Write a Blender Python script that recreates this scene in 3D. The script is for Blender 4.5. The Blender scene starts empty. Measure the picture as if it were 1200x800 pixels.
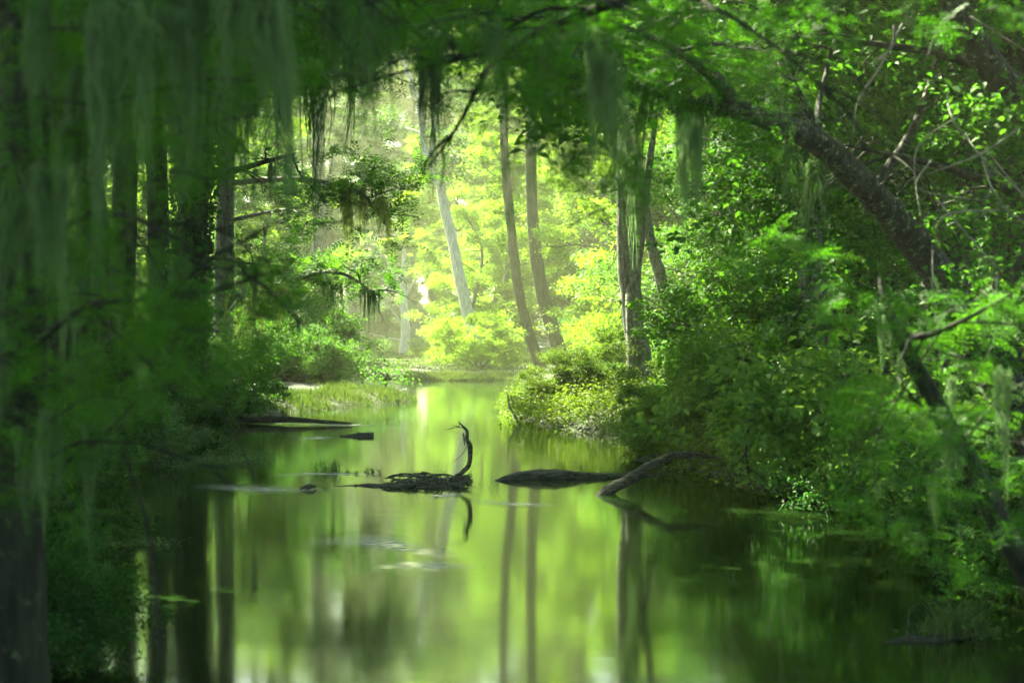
import bpy, math, random
import numpy as np
from mathutils import Vector

sc = bpy.context.scene
C = sc.collection
R_ = math.radians

# ------------------------------------------------------------------ camera
CAMH, FPX, HY = 2.5, 1800.0, 378.0        # eye height, focal length and horizon row of the 1200 x 800 photograph
cd = bpy.data.cameras.new('camera'); cam = bpy.data.objects.new('camera', cd); C.objects.link(cam)
cam.location = (0, 0, CAMH); cam.rotation_euler = (R_(90), 0, 0)
cd.sensor_width = 36; cd.lens = 54; cd.shift_y = -(400 - HY) / 1200
cd.clip_start = .1; cd.clip_end = 3000
cd.dof.use_dof = True; cd.dof.focus_distance = 30; cd.dof.aperture_fstop = 2.0
sc.camera = cam

# ------------------------------------------------------------------ sky, sun, exposure
SUN_EL, SUN_AZ = 50, -38                  # degrees; azimuth from +Y (view direction), negative = left
w = bpy.data.worlds.new('World'); sc.world = w; w.use_nodes = True
nt = w.node_tree; bg = nt.nodes['Background']
sky = nt.nodes.new('ShaderNodeTexSky'); sky.sky_type = 'NISHITA'; sky.sun_disc = False
sky.sun_elevation = R_(SUN_EL); sky.sun_rotation = R_(SUN_AZ)
sky.air_density = 1.0; sky.dust_density = 3.0
nt.links.new(sky.outputs[0], bg.inputs[0]); bg.inputs[1].default_value = .068
sd = bpy.data.lights.new('sun', 'SUN'); sun = bpy.data.objects.new('sun', sd); C.objects.link(sun)
sd.energy = 5.0; sd.angle = R_(.5); sd.color = (1, .93, .70)
sv = Vector((math.sin(R_(SUN_AZ)) * math.cos(R_(SUN_EL)), math.cos(R_(SUN_AZ)) * math.cos(R_(SUN_EL)), math.sin(R_(SUN_EL))))
sun.rotation_euler = sv.to_track_quat('Z', 'Y').to_euler(); sun.location = sv * 60
vs = sc.view_settings; vs.view_transform = 'Standard'; vs.look = 'None'; vs.gamma = 1; vs.use_curve_mapping = False
vs.exposure = 3.65
cy = sc.cycles
cy.max_bounces = 7; cy.diffuse_bounces = 4; cy.glossy_bounces = 3; cy.transmission_bounces = 4
cy.transparent_max_bounces = 6; cy.volume_bounces = 0
cy.use_denoising = True; cy.sample_clamp_indirect = 6
cy.use_adaptive_sampling = True; cy.adaptive_threshold = .02
try: cy.denoiser = 'OPENIMAGEDENOISE'
except Exception: pass

# ------------------------------------------------------------------ helpers
def at(px, py, Y):
    return np.array([(px - 600) / FPX * Y, Y, CAMH - (py - HY) / FPX * Y])

class MB:
    def __init__(s): s.v = []; s.f = []; s.n = 0
    def add(s, V, F):
        s.v.append(np.asarray(V, np.float32)); s.f.append(np.asarray(F, np.int32) + s.n); s.n += len(V)
    def mesh(s, name, mat, smooth=True):
        me = bpy.data.meshes.new(name)
        V = np.concatenate(s.v); F = np.concatenate(s.f)
        me.vertices.add(len(V)); me.vertices.foreach_set('co', V.ravel())
        k = F.shape[1]
        me.loops.add(F.size); me.loops.foreach_set('vertex_index', F.ravel())
        me.polygons.add(len(F)); me.polygons.foreach_set('loop_start', np.arange(0, F.size, k, dtype=np.int32))
        try: me.polygons.foreach_set('loop_total', np.full(len(F), k, np.int32))
        except Exception: pass
        if smooth: me.polygons.foreach_set('use_smooth', np.ones(len(F), bool))
        me.update(calc_edges=True)
        if mat: me.materials.append(mat)
        return me

def link(name, me, parent=None, loc=None, rz=0, sc_=1, mat=None):
    o = bpy.data.objects.new(name, me); C.objects.link(o)
    if parent: o.parent = parent
    if loc is not None: o.location = tuple(float(a) for a in loc)
    o.rotation_euler = (0, 0, rz)
    o.scale = (sc_,) * 3 if np.isscalar(sc_) else sc_
    if mat and me.materials:
        o.material_slots[0].link = 'OBJECT'; o.material_slots[0].material = mat
    return o

def thing(name, label, cat, loc=(0, 0, 0), rz=0, s=1, group=None, kind=None):
    o = bpy.data.objects.new(name, None); C.objects.link(o); o.empty_display_size = .3
    o.location = tuple(float(a) for a in loc); o.rotation_euler = (0, 0, rz); o.scale = (s,) * 3 if np.isscalar(s) else s
    o['label'] = label; o['category'] = cat
    if group: o['group'] = group
    if kind: o['kind'] = kind
    return o

def tag(o, label, cat, group=None, kind=None):
    o['label'] = label; o['category'] = cat
    if group: o['group'] = group
    if kind: o['kind'] = kind
    return o

def nrm(a): return a / (np.linalg.norm(a, axis=-1, keepdims=True) + 1e-9)

def smooth_path(P, n):
    P = np.asarray(P, float); m = len(P)
    if m == 2: return P[0] + (P[1] - P[0]) * np.linspace(0, 1, n)[:, None]
    t = np.linspace(0, m - 1.0001, n); i = t.astype(int); f = (t - i)[:, None]
    g = lambda k: P[np.clip(k, 0, m - 1)]
    a, b, c, d = g(i - 1), g(i), g(i + 1), g(i + 2)
    return .5 * ((2 * b) + (-a + c) * f + (2 * a - 5 * b + 4 * c - d) * f ** 2 + (-a + 3 * b - 3 * c + d) * f ** 3)

def tube(mb, P, r, sides=8, rng=None, lump=0.0, flute=0.0):
    P = np.asarray(P, float); n = len(P)
    r = np.interp(np.linspace(0, 1, n), np.linspace(0, 1, len(r)), r) if len(r) != n else np.asarray(r, float)
    T = nrm(np.gradient(P, axis=0)); av = np.abs(T.mean(0)); ref = np.zeros(3); ref[np.argmin(av)] = 1
    U = nrm(np.cross(T, ref)); W = np.cross(T, U)
    a = np.linspace(0, 2 * math.pi, sides, endpoint=False)
    rad = np.repeat(r[:, None], sides, 1)
    if lump and rng is not None:
        base = rng.normal(0, 1, (max(3, n // 3), sides)); xi = np.linspace(0, len(base) - 1, n)
        nz = np.stack([np.interp(xi, np.arange(len(base)), base[:, k]) for k in range(sides)], 1)
        nz = (nz + np.roll(nz, 1, 1) + np.roll(nz, -1, 1)) / 3
        rad = rad * (1 + lump * nz)
    if flute: rad = rad * (1 + flute * np.sin(a * 5)[None, :] * (r / r.max())[:, None] ** 2)
    V = P[:, None, :] + rad[..., None] * (np.cos(a)[None, :, None] * U[:, None, :] + np.sin(a)[None, :, None] * W[:, None, :])
    V = V.reshape(-1, 3)
    i = np.arange(n - 1)[:, None] * sides; j = np.arange(sides)[None, :]; k = (j + 1) % sides
    F = np.stack([i + j, i + k, i + sides + k, i + sides + j], -1).reshape(-1, 4)
    V = np.vstack([V, P[:1], P[-1:]]); b = n * sides
    cap = [[b, (2 * q + 2) % sides, (2 * q + 1) % sides, 2 * q] for q in range(sides // 2)]
    cap += [[b + 1, (n - 1) * sides + 2 * q, (n - 1) * sides + 2 * q + 1, (n - 1) * sides + (2 * q + 2) % sides] for q in range(sides // 2)]
    mb.add(V, np.vstack([F, np.array(cap)]))

def leaves(mb, P, size, rng, up=.5, aspect=.5, droop=.25, six=False):
    n = len(P)
    if n == 0: return
    az = rng.uniform(0, 2 * math.pi, n)
    d = nrm(np.stack([np.cos(az), np.sin(az), rng.normal(-droop, .35, n)], 1))
    N = rng.normal(0, 1, (n, 3)) * (1 - up) + np.array([0, 0, up * 1.5])
    s = nrm(np.cross(d, N)); N = np.cross(s, d)
    L = (size * rng.uniform(.6, 1.35, n))[:, None]; W = L * aspect * .5
    fold = N * W * rng.uniform(.1, .7, n)[:, None]
    if not six:
        V = np.stack([P, P + d * L * .45 + s * W + fold, P + d * L - N * L * .1, P + d * L * .45 - s * W + fold], 1).reshape(-1, 3)
        F = np.arange(n)[:, None] * 4 + np.array([0, 1, 2, 3])
        mb.add(V, F)
    else:
        V = np.stack([P, P + d * L * .3 + s * W + fold, P + d * L * .68 + s * W * .8 + fold * .7, P + d * L - N * L * .15,
                      P + d * L * .68 - s * W * .8 + fold * .7, P + d * L * .3 - s * W + fold], 1).reshape(-1, 3)
        b = np.arange(n)[:, None] * 6
        mb.add(V, np.vstack([b + np.array([0, 1, 2, 3]), b + np.array([0, 3, 4, 5])]))

def fronds(mb, P, D, length, K, leaflet, rng, asp=.2):
    """feathery sprays: K leaflets either side of a short drooping twig starting at P along D"""
    n = len(P)
    D = nrm(D); N = nrm(np.array([0, 0, 1.]) + rng.normal(0, .35, (n, 3))); S = nrm(np.cross(D, N)); N = np.cross(S, D)
    L = length * rng.uniform(.6, 1.3, n)
    t = np.linspace(.08, 1, K)
    base = P[:, None] + D[:, None] * (L[:, None] * t)[..., None] - np.array([0, 0, 1.]) * (L[:, None] * t ** 2 * .25)[..., None]
    for sg in (-1, 1):
        dd = nrm(S[:, None] * sg + D[:, None] * .55 + rng.normal(0, .18, (n, K, 3)))
        l = (leaflet * (1 - .65 * np.abs(t - .4)))[None, :, None] * rng.uniform(.7, 1.2, (n, K, 1))
        wv = np.cross(dd, np.broadcast_to(N[:, None], dd.shape)) * l * asp * .5
        V = np.stack([base, base + dd * l * .5 + wv, base + dd * l, base + dd * l * .5 - wv], 2).reshape(-1, 3)
        F = np.arange(n * K)[:, None] * 4 + np.array([0, 1, 2, 3])
        mb.add(V, F)

def cloud(cen, rad, n_sub, n_leaf, rng, sub=.28, shell=.6):
    """leaf positions: sub-clumps through an ellipsoid, leaves around each; leaves gaps between the sub-clumps"""
    rad = np.asarray(rad, float)
    d = nrm(rng.normal(0, 1, (n_sub, 3))); u = rng.uniform(0, 1, (n_sub, 1)) ** (1 / 3) * (1 - shell) + shell * rng.uniform(.75, 1, (n_sub, 1))
    c = d * u * rad
    q = rng.normal(0, 1, (n_sub, n_leaf, 3)) * rad.mean() * sub * rng.uniform(.5, 1.2, (n_sub, 1, 1)) * np.array([1, 1, .6])
    return np.asarray(cen) + (c[:, None] + q).reshape(-1, 3)

# ------------------------------------------------------------------ materials
def newmat(name):
    m = bpy.data.materials.new(name); m.use_nodes = True
    t = m.node_tree; t.nodes.clear()
    return m, t, t.nodes.new('ShaderNodeOutputMaterial')

def leaf_mat(name, cols, trans=.5, tcol=1.25, rough=.6, tint=(1.35, 1.25, .45)):
    m, t, out = newmat(name); N = t.nodes.new; L = t.links.new
    g = N('ShaderNodeNewGeometry'); tc = N('ShaderNodeTexCoord'); oi = N('ShaderNodeObjectInfo')
    nz = N('ShaderNodeTexNoise'); nz.inputs['Scale'].default_value = .9; nz.inputs['Detail'].default_value = 2
    L(tc.outputs['Object'], nz.inputs['Vector'])
    a = N('ShaderNodeMath'); a.operation = 'MULTIPLY_ADD'; L(g.outputs['Random Per Island'], a.inputs[0]); a.inputs[1].default_value = .55
    L(nz.outputs[0], a.inputs[2])
    b = N('ShaderNodeMath'); b.operation = 'MULTIPLY_ADD'; L(oi.outputs['Random'], b.inputs[0]); b.inputs[1].default_value = .3; L(a.outputs[0], b.inputs[2])
    b2 = N('ShaderNodeMath'); b2.operation = 'SUBTRACT'; L(b.outputs[0], b2.inputs[0]); b2.inputs[1].default_value = .42
    r = N('ShaderNodeValToRGB'); L(b2.outputs[0], r.inputs[0])
    e = r.color_ramp.elements; e[0].position = .1; e[0].color = (*cols[0], 1); e[1].position = .95; e[1].color = (*cols[2], 1)
    k = e.new(.5); k.color = (*cols[1], 1)
    p = N('ShaderNodeBsdfPrincipled'); L(r.outputs[0], p.inputs['Base Color']); p.inputs['Roughness'].default_value = rough
    p.inputs['Specular IOR Level'].default_value = .18
    tr = N('ShaderNodeBsdfTranslucent')
    mc = N('ShaderNodeMixRGB'); mc.blend_type = 'MULTIPLY'; mc.inputs[0].default_value = 1; L(r.outputs[0], mc.inputs[1])
    mc.inputs[2].default_value = (tcol * tint[0], tcol * tint[1], tcol * tint[2], 1); L(mc.outputs[0], tr.inputs[0])
    mx = N('ShaderNodeMixShader'); mx.inputs[0].default_value = trans; L(p.outputs[0], mx.inputs[1]); L(tr.outputs[0], mx.inputs[2])
    L(mx.outputs[0], out.inputs[0]); return m

def bark_mat(name, dark, light, lichen=None, scale=6, lich=.5, axis=2):
    m, t, out = newmat(name); N = t.nodes.new; L = t.links.new
    tc = N('ShaderNodeTexCoord'); mp = N('ShaderNodeMapping'); mp.inputs['Scale'].default_value = tuple(scale * (.16 if q == axis else 1) for q in range(3))
    L(tc.outputs['Object'], mp.inputs[0])
    n1 = N('ShaderNodeTexNoise'); n1.inputs['Scale'].default_value = 2.2; n1.inputs['Detail'].default_value = 8; n1.inputs['Roughness'].default_value = .65
    L(mp.outputs[0], n1.inputs['Vector'])
    r = N('ShaderNodeValToRGB'); L(n1.outputs[0], r.inputs[0]); e = r.color_ramp.elements
    e[0].position = .38; e[0].color = (*dark, 1); e[1].position = .66; e[1].color = (*light, 1)
    col = r.outputs[0]
    if lichen:
        n2 = N('ShaderNodeTexNoise'); n2.inputs['Scale'].default_value = scale * 1.8; n2.inputs['Detail'].default_value = 6; n2.inputs['Roughness'].default_value = .7
        L(tc.outputs['Object'], n2.inputs['Vector'])
        r2 = N('ShaderNodeValToRGB'); L(n2.outputs[0], r2.inputs[0]); r2.color_ramp.elements[0].position = lich; r2.color_ramp.elements[1].position = lich + .06
        mx = N('ShaderNodeMixRGB'); L(r2.outputs[0], mx.inputs[0]); L(col, mx.inputs[1]); mx.inputs[2].default_value = (*lichen, 1); col = mx.outputs[0]
    p = N('ShaderNodeBsdfPrincipled'); L(col, p.inputs['Base Color']); p.inputs['Roughness'].default_value = .85
    p.inputs['Specular IOR Level'].default_value = .2
    bp = N('ShaderNodeBump'); bp.inputs['Strength'].default_value = .9; bp.inputs['Distance'].default_value = .04; L(n1.outputs[0], bp.inputs['Height'])
    L(bp.outputs[0], p.inputs['Normal']); L(p.outputs[0], out.inputs[0]); return m

M = {}
M['lime'] = leaf_mat('leaf_sunlit_lime', [(.052, .132, .007), (.092, .19, .011), (.145, .24, .022)], .6, 1.7, tint=(1.28, 1.2, .52))  # yellow-green of sunlit leaves put into the colour itself
M['mid'] = leaf_mat('leaf_mid', [(.019, .08, .008), (.036, .12, .010), (.064, .168, .014)], .45)
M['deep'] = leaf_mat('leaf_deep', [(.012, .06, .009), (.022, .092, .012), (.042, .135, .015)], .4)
M['broad'] = leaf_mat('leaf_broad', [(.014, .07, .01), (.028, .11, .014), (.055, .16, .02)], .45)
M['olive'] = leaf_mat('leaf_olive', [(.03, .075, .006), (.055, .11, .009), (.09, .15, .014)], .45)
M['sage'] = leaf_mat('leaf_sage', [(.045, .13, .025), (.075, .175, .035), (.115, .225, .05)], .5)
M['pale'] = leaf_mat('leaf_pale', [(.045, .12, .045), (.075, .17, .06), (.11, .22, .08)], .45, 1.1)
M['feather'] = leaf_mat('cypress_needles', [(.018, .088, .008), (.036, .135, .010), (.062, .185, .015)], .5)
M['grass'] = leaf_mat('marsh_blades', [(.035, .08, .02), (.065, .12, .035), (.10, .16, .05)], .35, 1.0)
M['moss'] = leaf_mat('spanish_moss', [(.045, .10, .035), (.08, .15, .055), (.12, .20, .08)], .5, 1.2, .8, (1, 1.05, .85))
M['goldmoss'] = leaf_mat('backlit_moss', [(.14, .18, .07), (.22, .26, .09), (.32, .35, .13)], .6, 1.6, .8, (1.05, 1.1, .6))  # copy of the moss with golden backlight put into its colour
M['bark'] = bark_mat('bark', (.012, .014, .010), (.05, .06, .035))
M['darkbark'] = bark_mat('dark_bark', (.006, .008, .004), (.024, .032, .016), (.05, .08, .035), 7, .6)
M['grey'] = bark_mat('grey_bark', (.03, .034, .026), (.16, .17, .13), (.22, .26, .18), 7, .56)
M['lichen'] = bark_mat('lichen_bark', (.012, .014, .010), (.06, .065, .05), (.17, .22, .12), 9, .56)
M['palebark'] = bark_mat('pale_bark', (.3, .3, .24), (.62, .6, .5))
M['driftwood'] = bark_mat('driftwood', (.018, .02, .014), (.15, .16, .11), (.05, .09, .03), 14, .6, 0)
M['wetwood'] = bark_mat('wet_wood', (.02, .022, .014), (.12, .12, .08), (.03, .06, .02), 12, .6, 0)
M['twig'] = bark_mat('twig', (.09, .10, .075), (.22, .23, .17))

# ------------------------------------------------------------------ terrain and water
YL = np.array([-60, 5, 10, 14, 20, 28, 37, 44, 48.5, 52, 60, 66]); XL = np.array([-3.2, -2.2, -2.9, -4.2, -6.0, -7.9, -7.3, -5.4, -3.0, -4.8, -6.8, -7.2])
YR = np.array([-60, 5, 10, 14, 17, 20, 23.4, 28, 33, 37, 42, 50, 60, 66]); XR = np.array([5, 3.4, 4.3, 5.0, 5.4, 4.7, 3.7, 2.5, 2.9, .5, .1, .5, .6, .4])
def vnoise(x, y, s=1.0, seed=0):
    x = np.asarray(x, float) * s + seed * 17.3; y = np.asarray(y, float) * s + seed * 7.1
    return (np.sin(x * 1.7 + 2.1 * np.sin(y * .9)) + np.sin(y * 2.3 + 1.7 * np.sin(x * 1.3)) + np.sin((x + y) * 3.1 + np.sin(x * 2.2)) * .5) / 2.5
def ground(x, y):
    x = np.asarray(x, float); y = np.asarray(y, float)
    xl = np.interp(y, YL, XL); xr = np.interp(y, YR, XR)
    out = np.maximum(xl - x, x - xr) + vnoise(x, y, .9) * .35
    ch = np.where(out < 0, np.maximum(out * 1.2 - .08, -1.3), .42 * (1 - np.exp(-out / 1.3)) + .05 * out)
    ch = np.minimum(ch, 1.6)
    marsh = np.where(y < 125, .12, .05) + .07 * vnoise(x, y, .12, 3) + .04 * vnoise(x, y, .5, 5)
    marsh = np.where((y > 128) & (y < 172) & (np.abs(x + 22) < 22), marsh - .22, marsh)
    side = np.clip((x - (2 + .02 * y)) / 6, 0, 1) + np.clip((-11 - .16 * y - x) / 8, 0, 1)
    marsh = marsh + side * 1.0
    k = np.clip((y - 64) / 6, 0, 1)
    z = ch * (1 - k) + marsh * k
    return z + np.clip((y - 185) / 80, 0, 3) * 2.0
gx = np.unique(np.concatenate([np.linspace(-400, -30, 25), np.linspace(-30, 30, 161), np.linspace(30, 400, 25)]))
gy = np.unique(np.concatenate([np.linspace(-60, 0, 20), np.linspace(0, 90, 200), np.linspace(90, 200, 90), np.linspace(200, 700, 25)]))
GX, GY = np.meshgrid(gx, gy); GZ = ground(GX, GY)
mb = MB(); nx_, ny_ = len(gx), len(gy); i = (np.arange(ny_ - 1)[:, None] * nx_ + np.arange(nx_ - 1)[None, :]).ravel()
mb.add(np.stack([GX, GY, GZ], -1).reshape(-1, 3), np.stack([i, i + 1, i + nx_ + 1, i + nx_], 1))
m, t, out = newmat('bank_soil'); N = t.nodes.new; L = t.links.new
nz = N('ShaderNodeTexNoise'); tc = N('ShaderNodeTexCoord'); L(tc.outputs['Object'], nz.inputs[0]); nz.inputs['Scale'].default_value = 1.6; nz.inputs['Detail'].default_value = 8
r = N('ShaderNodeValToRGB'); L(nz.outputs[0], r.inputs[0]); e = r.color_ramp.elements
e[0].position = .35; e[0].color = (.012, .012, .007, 1); e[1].position = .6; e[1].color = (.018, .034, .007, 1)
p = N('ShaderNodeBsdfPrincipled'); L(r.outputs[0], p.inputs[0]); p.inputs['Roughness'].default_value = .95
bp = N('ShaderNodeBump'); bp.inputs['Distance'].default_value = .1; L(nz.outputs[0], bp.inputs['Height']); L(bp.outputs[0], p.inputs['Normal'])
L(p.outputs[0], out.inputs[0])
g = link('ground', mb.mesh('ground', m)); g['kind'] = 'structure'

m, t, out = newmat('river_water'); N = t.nodes.new; L = t.links.new
tc = N('ShaderNodeTexCoord'); mp = N('ShaderNodeMapping'); mp.inputs['Scale'].default_value = (.2, 2.2, 1); L(tc.outputs['Object'], mp.inputs[0])
nz = N('ShaderNodeTexNoise'); nz.inputs['Scale'].default_value = 1.1; nz.inputs['Detail'].default_value = 3; L(mp.outputs[0], nz.inputs['Vector'])
bp = N('ShaderNodeBump'); bp.inputs['Strength'].default_value = .07; bp.inputs['Distance'].default_value = .02; L(nz.outputs[0], bp.inputs['Height'])
df = N('ShaderNodeBsdfDiffuse'); df.inputs[0].default_value = (.008, .022, .003, 1)
gl = N('ShaderNodeBsdfGlossy'); gl.inputs['Roughness'].default_value = .075; gl.inputs[0].default_value = (.95, 1, .88, 1); L(bp.outputs[0], gl.inputs['Normal'])
fr = N('ShaderNodeFresnel'); fr.inputs['IOR'].default_value = 2.35; L(bp.outputs[0], fr.inputs['Normal'])
mx = N('ShaderNodeMixShader'); L(fr.outputs[0], mx.inputs[0]); L(df.outputs[0], mx.inputs[1]); L(gl.outputs[0], mx.inputs[2]); L(mx.outputs[0], out.inputs[0])
mb = MB(); mb.add([[-300, -60, 0], [300, -60, 0], [300, 600, 0], [-300, 600, 0]], [[0, 1, 2, 3]])
o = link('water', mb.mesh('water', m)); o['kind'] = 'structure'

# ------------------------------------------------------------------ moss prototypes (unit height, hanging down from z = 0)
MOSS = []
for k in range(8):
    rng = np.random.default_rng(100 + k); mb = MB(); S = 9
    nt_ = 3 + k % 4; span = .05 + .03 * (k % 4)
    for q in range(nt_):
        cx, cy_ = rng.uniform(-1, 1) * span, rng.normal(0, .05); Lq = rng.uniform(.2, .8) if q else 1.0; n = int(14 + 26 * Lq); wq = rng.uniform(.018, .045)
        tt = np.linspace(0, 1, S)[None, :]
        drift = np.cumsum(rng.normal(0, .012, (1, S, 2)), 1)
        o0 = rng.normal(0, wq, (n, 1, 2)); ln = Lq * rng.uniform(.1, 1, (n, 1))
        wob = np.cumsum(rng.normal(0, .0075, (n, S, 2)), 1)
        prof = (np.sin(math.pi * np.clip(tt * .8 + .22, 0, 1)) ** .7)[..., None]
        XY = np.array([cx, cy_]) + drift + o0 * prof + wob
        Z = -tt * ln - rng.uniform(0, .35, (n, 1)) * Lq * .5 + .02 * rng.normal(0, 1, (n, 1))
        P = np.concatenate([XY, Z[..., None]], 2); a = rng.uniform(0, math.pi, n); side = np.stack([np.cos(a), np.sin(a), 0 * a], 1)
        wd = (.0035 + .0035 * rng.uniform(0, 1, (n, 1))) * (1 - .8 * tt)
        V = np.stack([P + side[:, None] * wd[..., None], P - side[:, None] * wd[..., None]], 2).reshape(-1, 3)
        b = (np.arange(n)[:, None] * S * 2 + np.arange(S - 1)[None] * 2).ravel()[:, None]
        mb.add(V, b + np.array([0, 1, 3, 2]))
    MOSS.append(mb.mesh('hanging_moss', M['moss']))

def hang(root, pts, rng, lo=.7, hi=1.6, mat=None, inv=None, wide=1.0):
    for p in pts:
        s = rng.uniform(lo, hi)
        o = link('hanging_moss', MOSS[rng.integers(len(MOSS))], root, p, rng.uniform(0, 6.28), (s * wide * rng.uniform(.6, 1.1), s * wide * rng.uniform(.6, 1.1), s), mat)

# ------------------------------------------------------------------ branching
def limb(mb, p0, d, L, r, rng, sag=.15, nsub=7, depth=2, out=None, sides=7):
    """one limb with side branches; returns points along the fine branches where leaves sit (with directions)"""
    n = 8; t = np.linspace(0, 1, n)[:, None]; d = nrm(np.asarray(d, float))
    w1 = rng.normal(0, .09 * L, 3); w2 = rng.normal(0, .05 * L, 3)
    P = np.asarray(p0) + d * L * t + w1 * np.sin(t * 2.6) + w2 * np.sin(t * 7) * t + np.array([0, 0, -1]) * sag * L * t ** 2
    rr = r * (1 - .85 * t[:, 0])
    tube(mb, P, rr, sides, rng, .06)
    if depth == 0 or out is None:
        if out is not None: out.append((P[2:], np.repeat(nrm(P[-1:] - P[:1]), n - 2, 0)))
        return P
    for k in range(nsub):
        f = rng.uniform(.25, 1); q = int(f * (n - 1)); pp = P[q]
        dd = nrm(d + rng.normal(0, .75, 3) * np.array([1, 1, .5]))
        limb(mb, pp, dd, L * rng.uniform(.3, .5) * (1.15 - .5 * f), rr[q] * .6 + .004, rng, sag * 1.2, max(3, nsub - 3), depth - 1, out, max(4, sides - 2))
    if depth == 1: out.append((P[2:], np.repeat(nrm(P[-1:] - P[:1]), n - 2, 0)))
    return P

def tips(out, n, rng, spread, zf=.5):
    P = np.vstack([a for a, b in out]); D = np.vstack([b for a, b in out])
    i = rng.integers(0, len(P), n)
    return P[i] + rng.normal(0, 1, (n, 3)) * spread * np.array([1, 1, zf]), D[i]

# ------------------------------------------------------------------ plant prototypes: lists of (part name, mesh)
PROTO = {}
def p_shrub(k, h=3.0, wd=2.0, nleaf=15000, size=.09, six=False, aspect=.5):
    rng = np.random.default_rng(200 + k); st = MB(); lf = MB(); out = []
    for j in range(7):
        a = j * .9 + rng.uniform(-.3, .3); d = [math.cos(a) * .7, math.sin(a) * .7, rng.uniform(.7, 1.4)]
        limb(st, [math.cos(a) * .15, math.sin(a) * .15, 0], d, h * rng.uniform(.65, 1.0), .035, rng, .28, 6, 2, out, 6)
    P, D = tips(out, nleaf // 2, rng, .12); leaves(lf, P, size, rng, .5, aspect, .25, six)
    nb = 26
    for j in range(nb):
        a = rng.uniform(0, 6.28); z = rng.uniform(.08, 1) ; rr = wd * math.sqrt(max(.1, 1 - (z - .25) ** 2 * 1.2)) * rng.uniform(.45, 1)
        c = [math.cos(a) * rr, math.sin(a) * rr, z * h * .85]
        leaves(lf, cloud(c, np.array([.45, .45, .26]) * rng.uniform(.6, 1.4), 14, nleaf // 2 // nb // 14, rng, .34), size, rng, .55, aspect, .3, six)
    return [('stems', st.mesh('stems', M['bark'])), ('foliage', lf.mesh('foliage', M['mid'], False))]
def p_broad(k, h=12, nleaf=42000, size=.13, low=.12, spread=.42):
    rng = np.random.default_rng(300 + k); tr = MB(); br = MB(); lf = MB(); out = []
    bend = rng.normal(0, h * .04, (5, 3)) * [1, 1, 0]; z = np.linspace(-.3, h * .93, 5)
    P = smooth_path(np.stack([0 * z, 0 * z, z], 1) + bend * [[0], [.4], [1], [1.3], [1.6]], 24)
    tube(tr, P, np.array([.2, .15, .12, .08, .02]) * h / 10, 12, rng, .06, .05)
    for j in range(24):
        f = low + (1 - low) * (j + rng.uniform(0, 1)) / 24; q = P[min(23, int(f * 24))]; a = j * 2.4
        l = h * spread * (1.15 - f * .75) * rng.uniform(.6, 1.1)
        limb(br, q, [math.cos(a), math.sin(a), .15 + f * .7], l, .035 * h / 10, rng, .18, 5, 2, out, 6)
    Q, D = tips(out, nleaf // 3, rng, .18); leaves(lf, Q, size, rng, .5, .5, .3)
    c, _ = tips(out, 120, rng, .2)
    for q in c:
        rd = np.array([.75, .75, .32]) * rng.uniform(.6, 1.3) * h / 12
        leaves(lf, cloud(q, rd, 16, max(2, nleaf * 2 // 3 // 120 // 16), rng, .3), size, rng, .6, .5, .3)
    return [('trunk', tr.mesh('trunk', M['grey'])), ('branches', br.mesh('branches', M['bark'])), ('crown', lf.mesh('crown', M['mid'], False))]
def p_cypress(k, h=27, nf=11000, low=.18):
    rng = np.random.default_rng(400 + k); tr = MB(); br = MB(); lf = MB(); out = []
    z = np.linspace(-.4, h, 6); bend = rng.normal(0, .35, (6, 3)) * [1, 1, 0]; bend[0] = 0
    P = smooth_path(np.stack([0 * z, 0 * z, z], 1) + bend, 40)
    tube(tr, P, [.62, .40, .34, .30, .26, .22, .16, .1, .03], 16, rng, .05, .12)
    mp_ = []
    for j in range(30):
        f = low + (1 - low) * (j + rng.uniform(0, 1)) / 31; q = P[min(39, int(f * 40))]; a = j * 2.4 + rng.uniform(-.4, .4)
        l = h * .2 * (1.1 - f * .7) * rng.uniform(.6, 1.15)
        B = limb(br, q, [math.cos(a), math.sin(a), .1 + f * .25], l, .07 * (1.2 - f), rng, .12, 6, 2, out, 6)
        for _ in range(2): mp_.append(B[rng.integers(2, 8)])
    Q, D = tips(out, nf, rng, .3, .35); D = D + rng.normal(0, .6, D.shape) * [1, 1, .2]
    fronds(lf, Q, D, .5, 6, .24, rng, .42)
    PROTO_MOSS['cypress%d' % k] = mp_
    return [('trunk', tr.mesh('trunk', M['grey'])), ('branches', br.mesh('branches', M['bark'])), ('crown', lf.mesh('crown', M['feather'], False))]
def p_canopy(k, h=17):
    rng = np.random.default_rng(500 + k); tr = MB(); br = MB(); lf = MB(); out = []
    z = np.linspace(-.4, h * .8, 6); bend = rng.normal(0, .3, (6, 3)) * [1, 1, 0]; bend[0] = 0
    P = smooth_path(np.stack([0 * z, 0 * z, z], 1) + bend, 30)
    tube(tr, P, [.5, .34, .3, .27, .24, .2, .12], 16, rng, .06, .12)
    for j in range(18):
        f = .52 + .48 * (j + rng.uniform(0, 1)) / 18; q = P[min(29, int(f * 30))]; a = j * 2.4
        limb(br, q, [math.cos(a), math.sin(a), .15 + .4 * f], rng.uniform(4.5, 7.5) * (1.25 - .5 * f), .11, rng, .1, 6, 2, out, 6)
    Q, D = tips(out, 40000, rng, .55, .5); leaves(lf, Q, .30, rng, .55, .5, .3)
    return [('trunk', tr.mesh('trunk', M['bark'])), ('branches', br.mesh('branches', M['bark'])), ('crown', lf.mesh('crown', M['deep'], False))]
PROTO_MOSS = {}
for k in range(4): PROTO['shrub%d' % k] = p_shrub(k, [3, 2.4, 3.4, 2.8][k], [2, 2.2, 1.8, 2.0][k], 26000, .075, True)
for k in range(3): PROTO['broad%d' % k] = p_broad(k, [12, 11, 13][k])
for k in range(3): PROTO['cypress%d' % k] = p_cypress(k)
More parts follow.
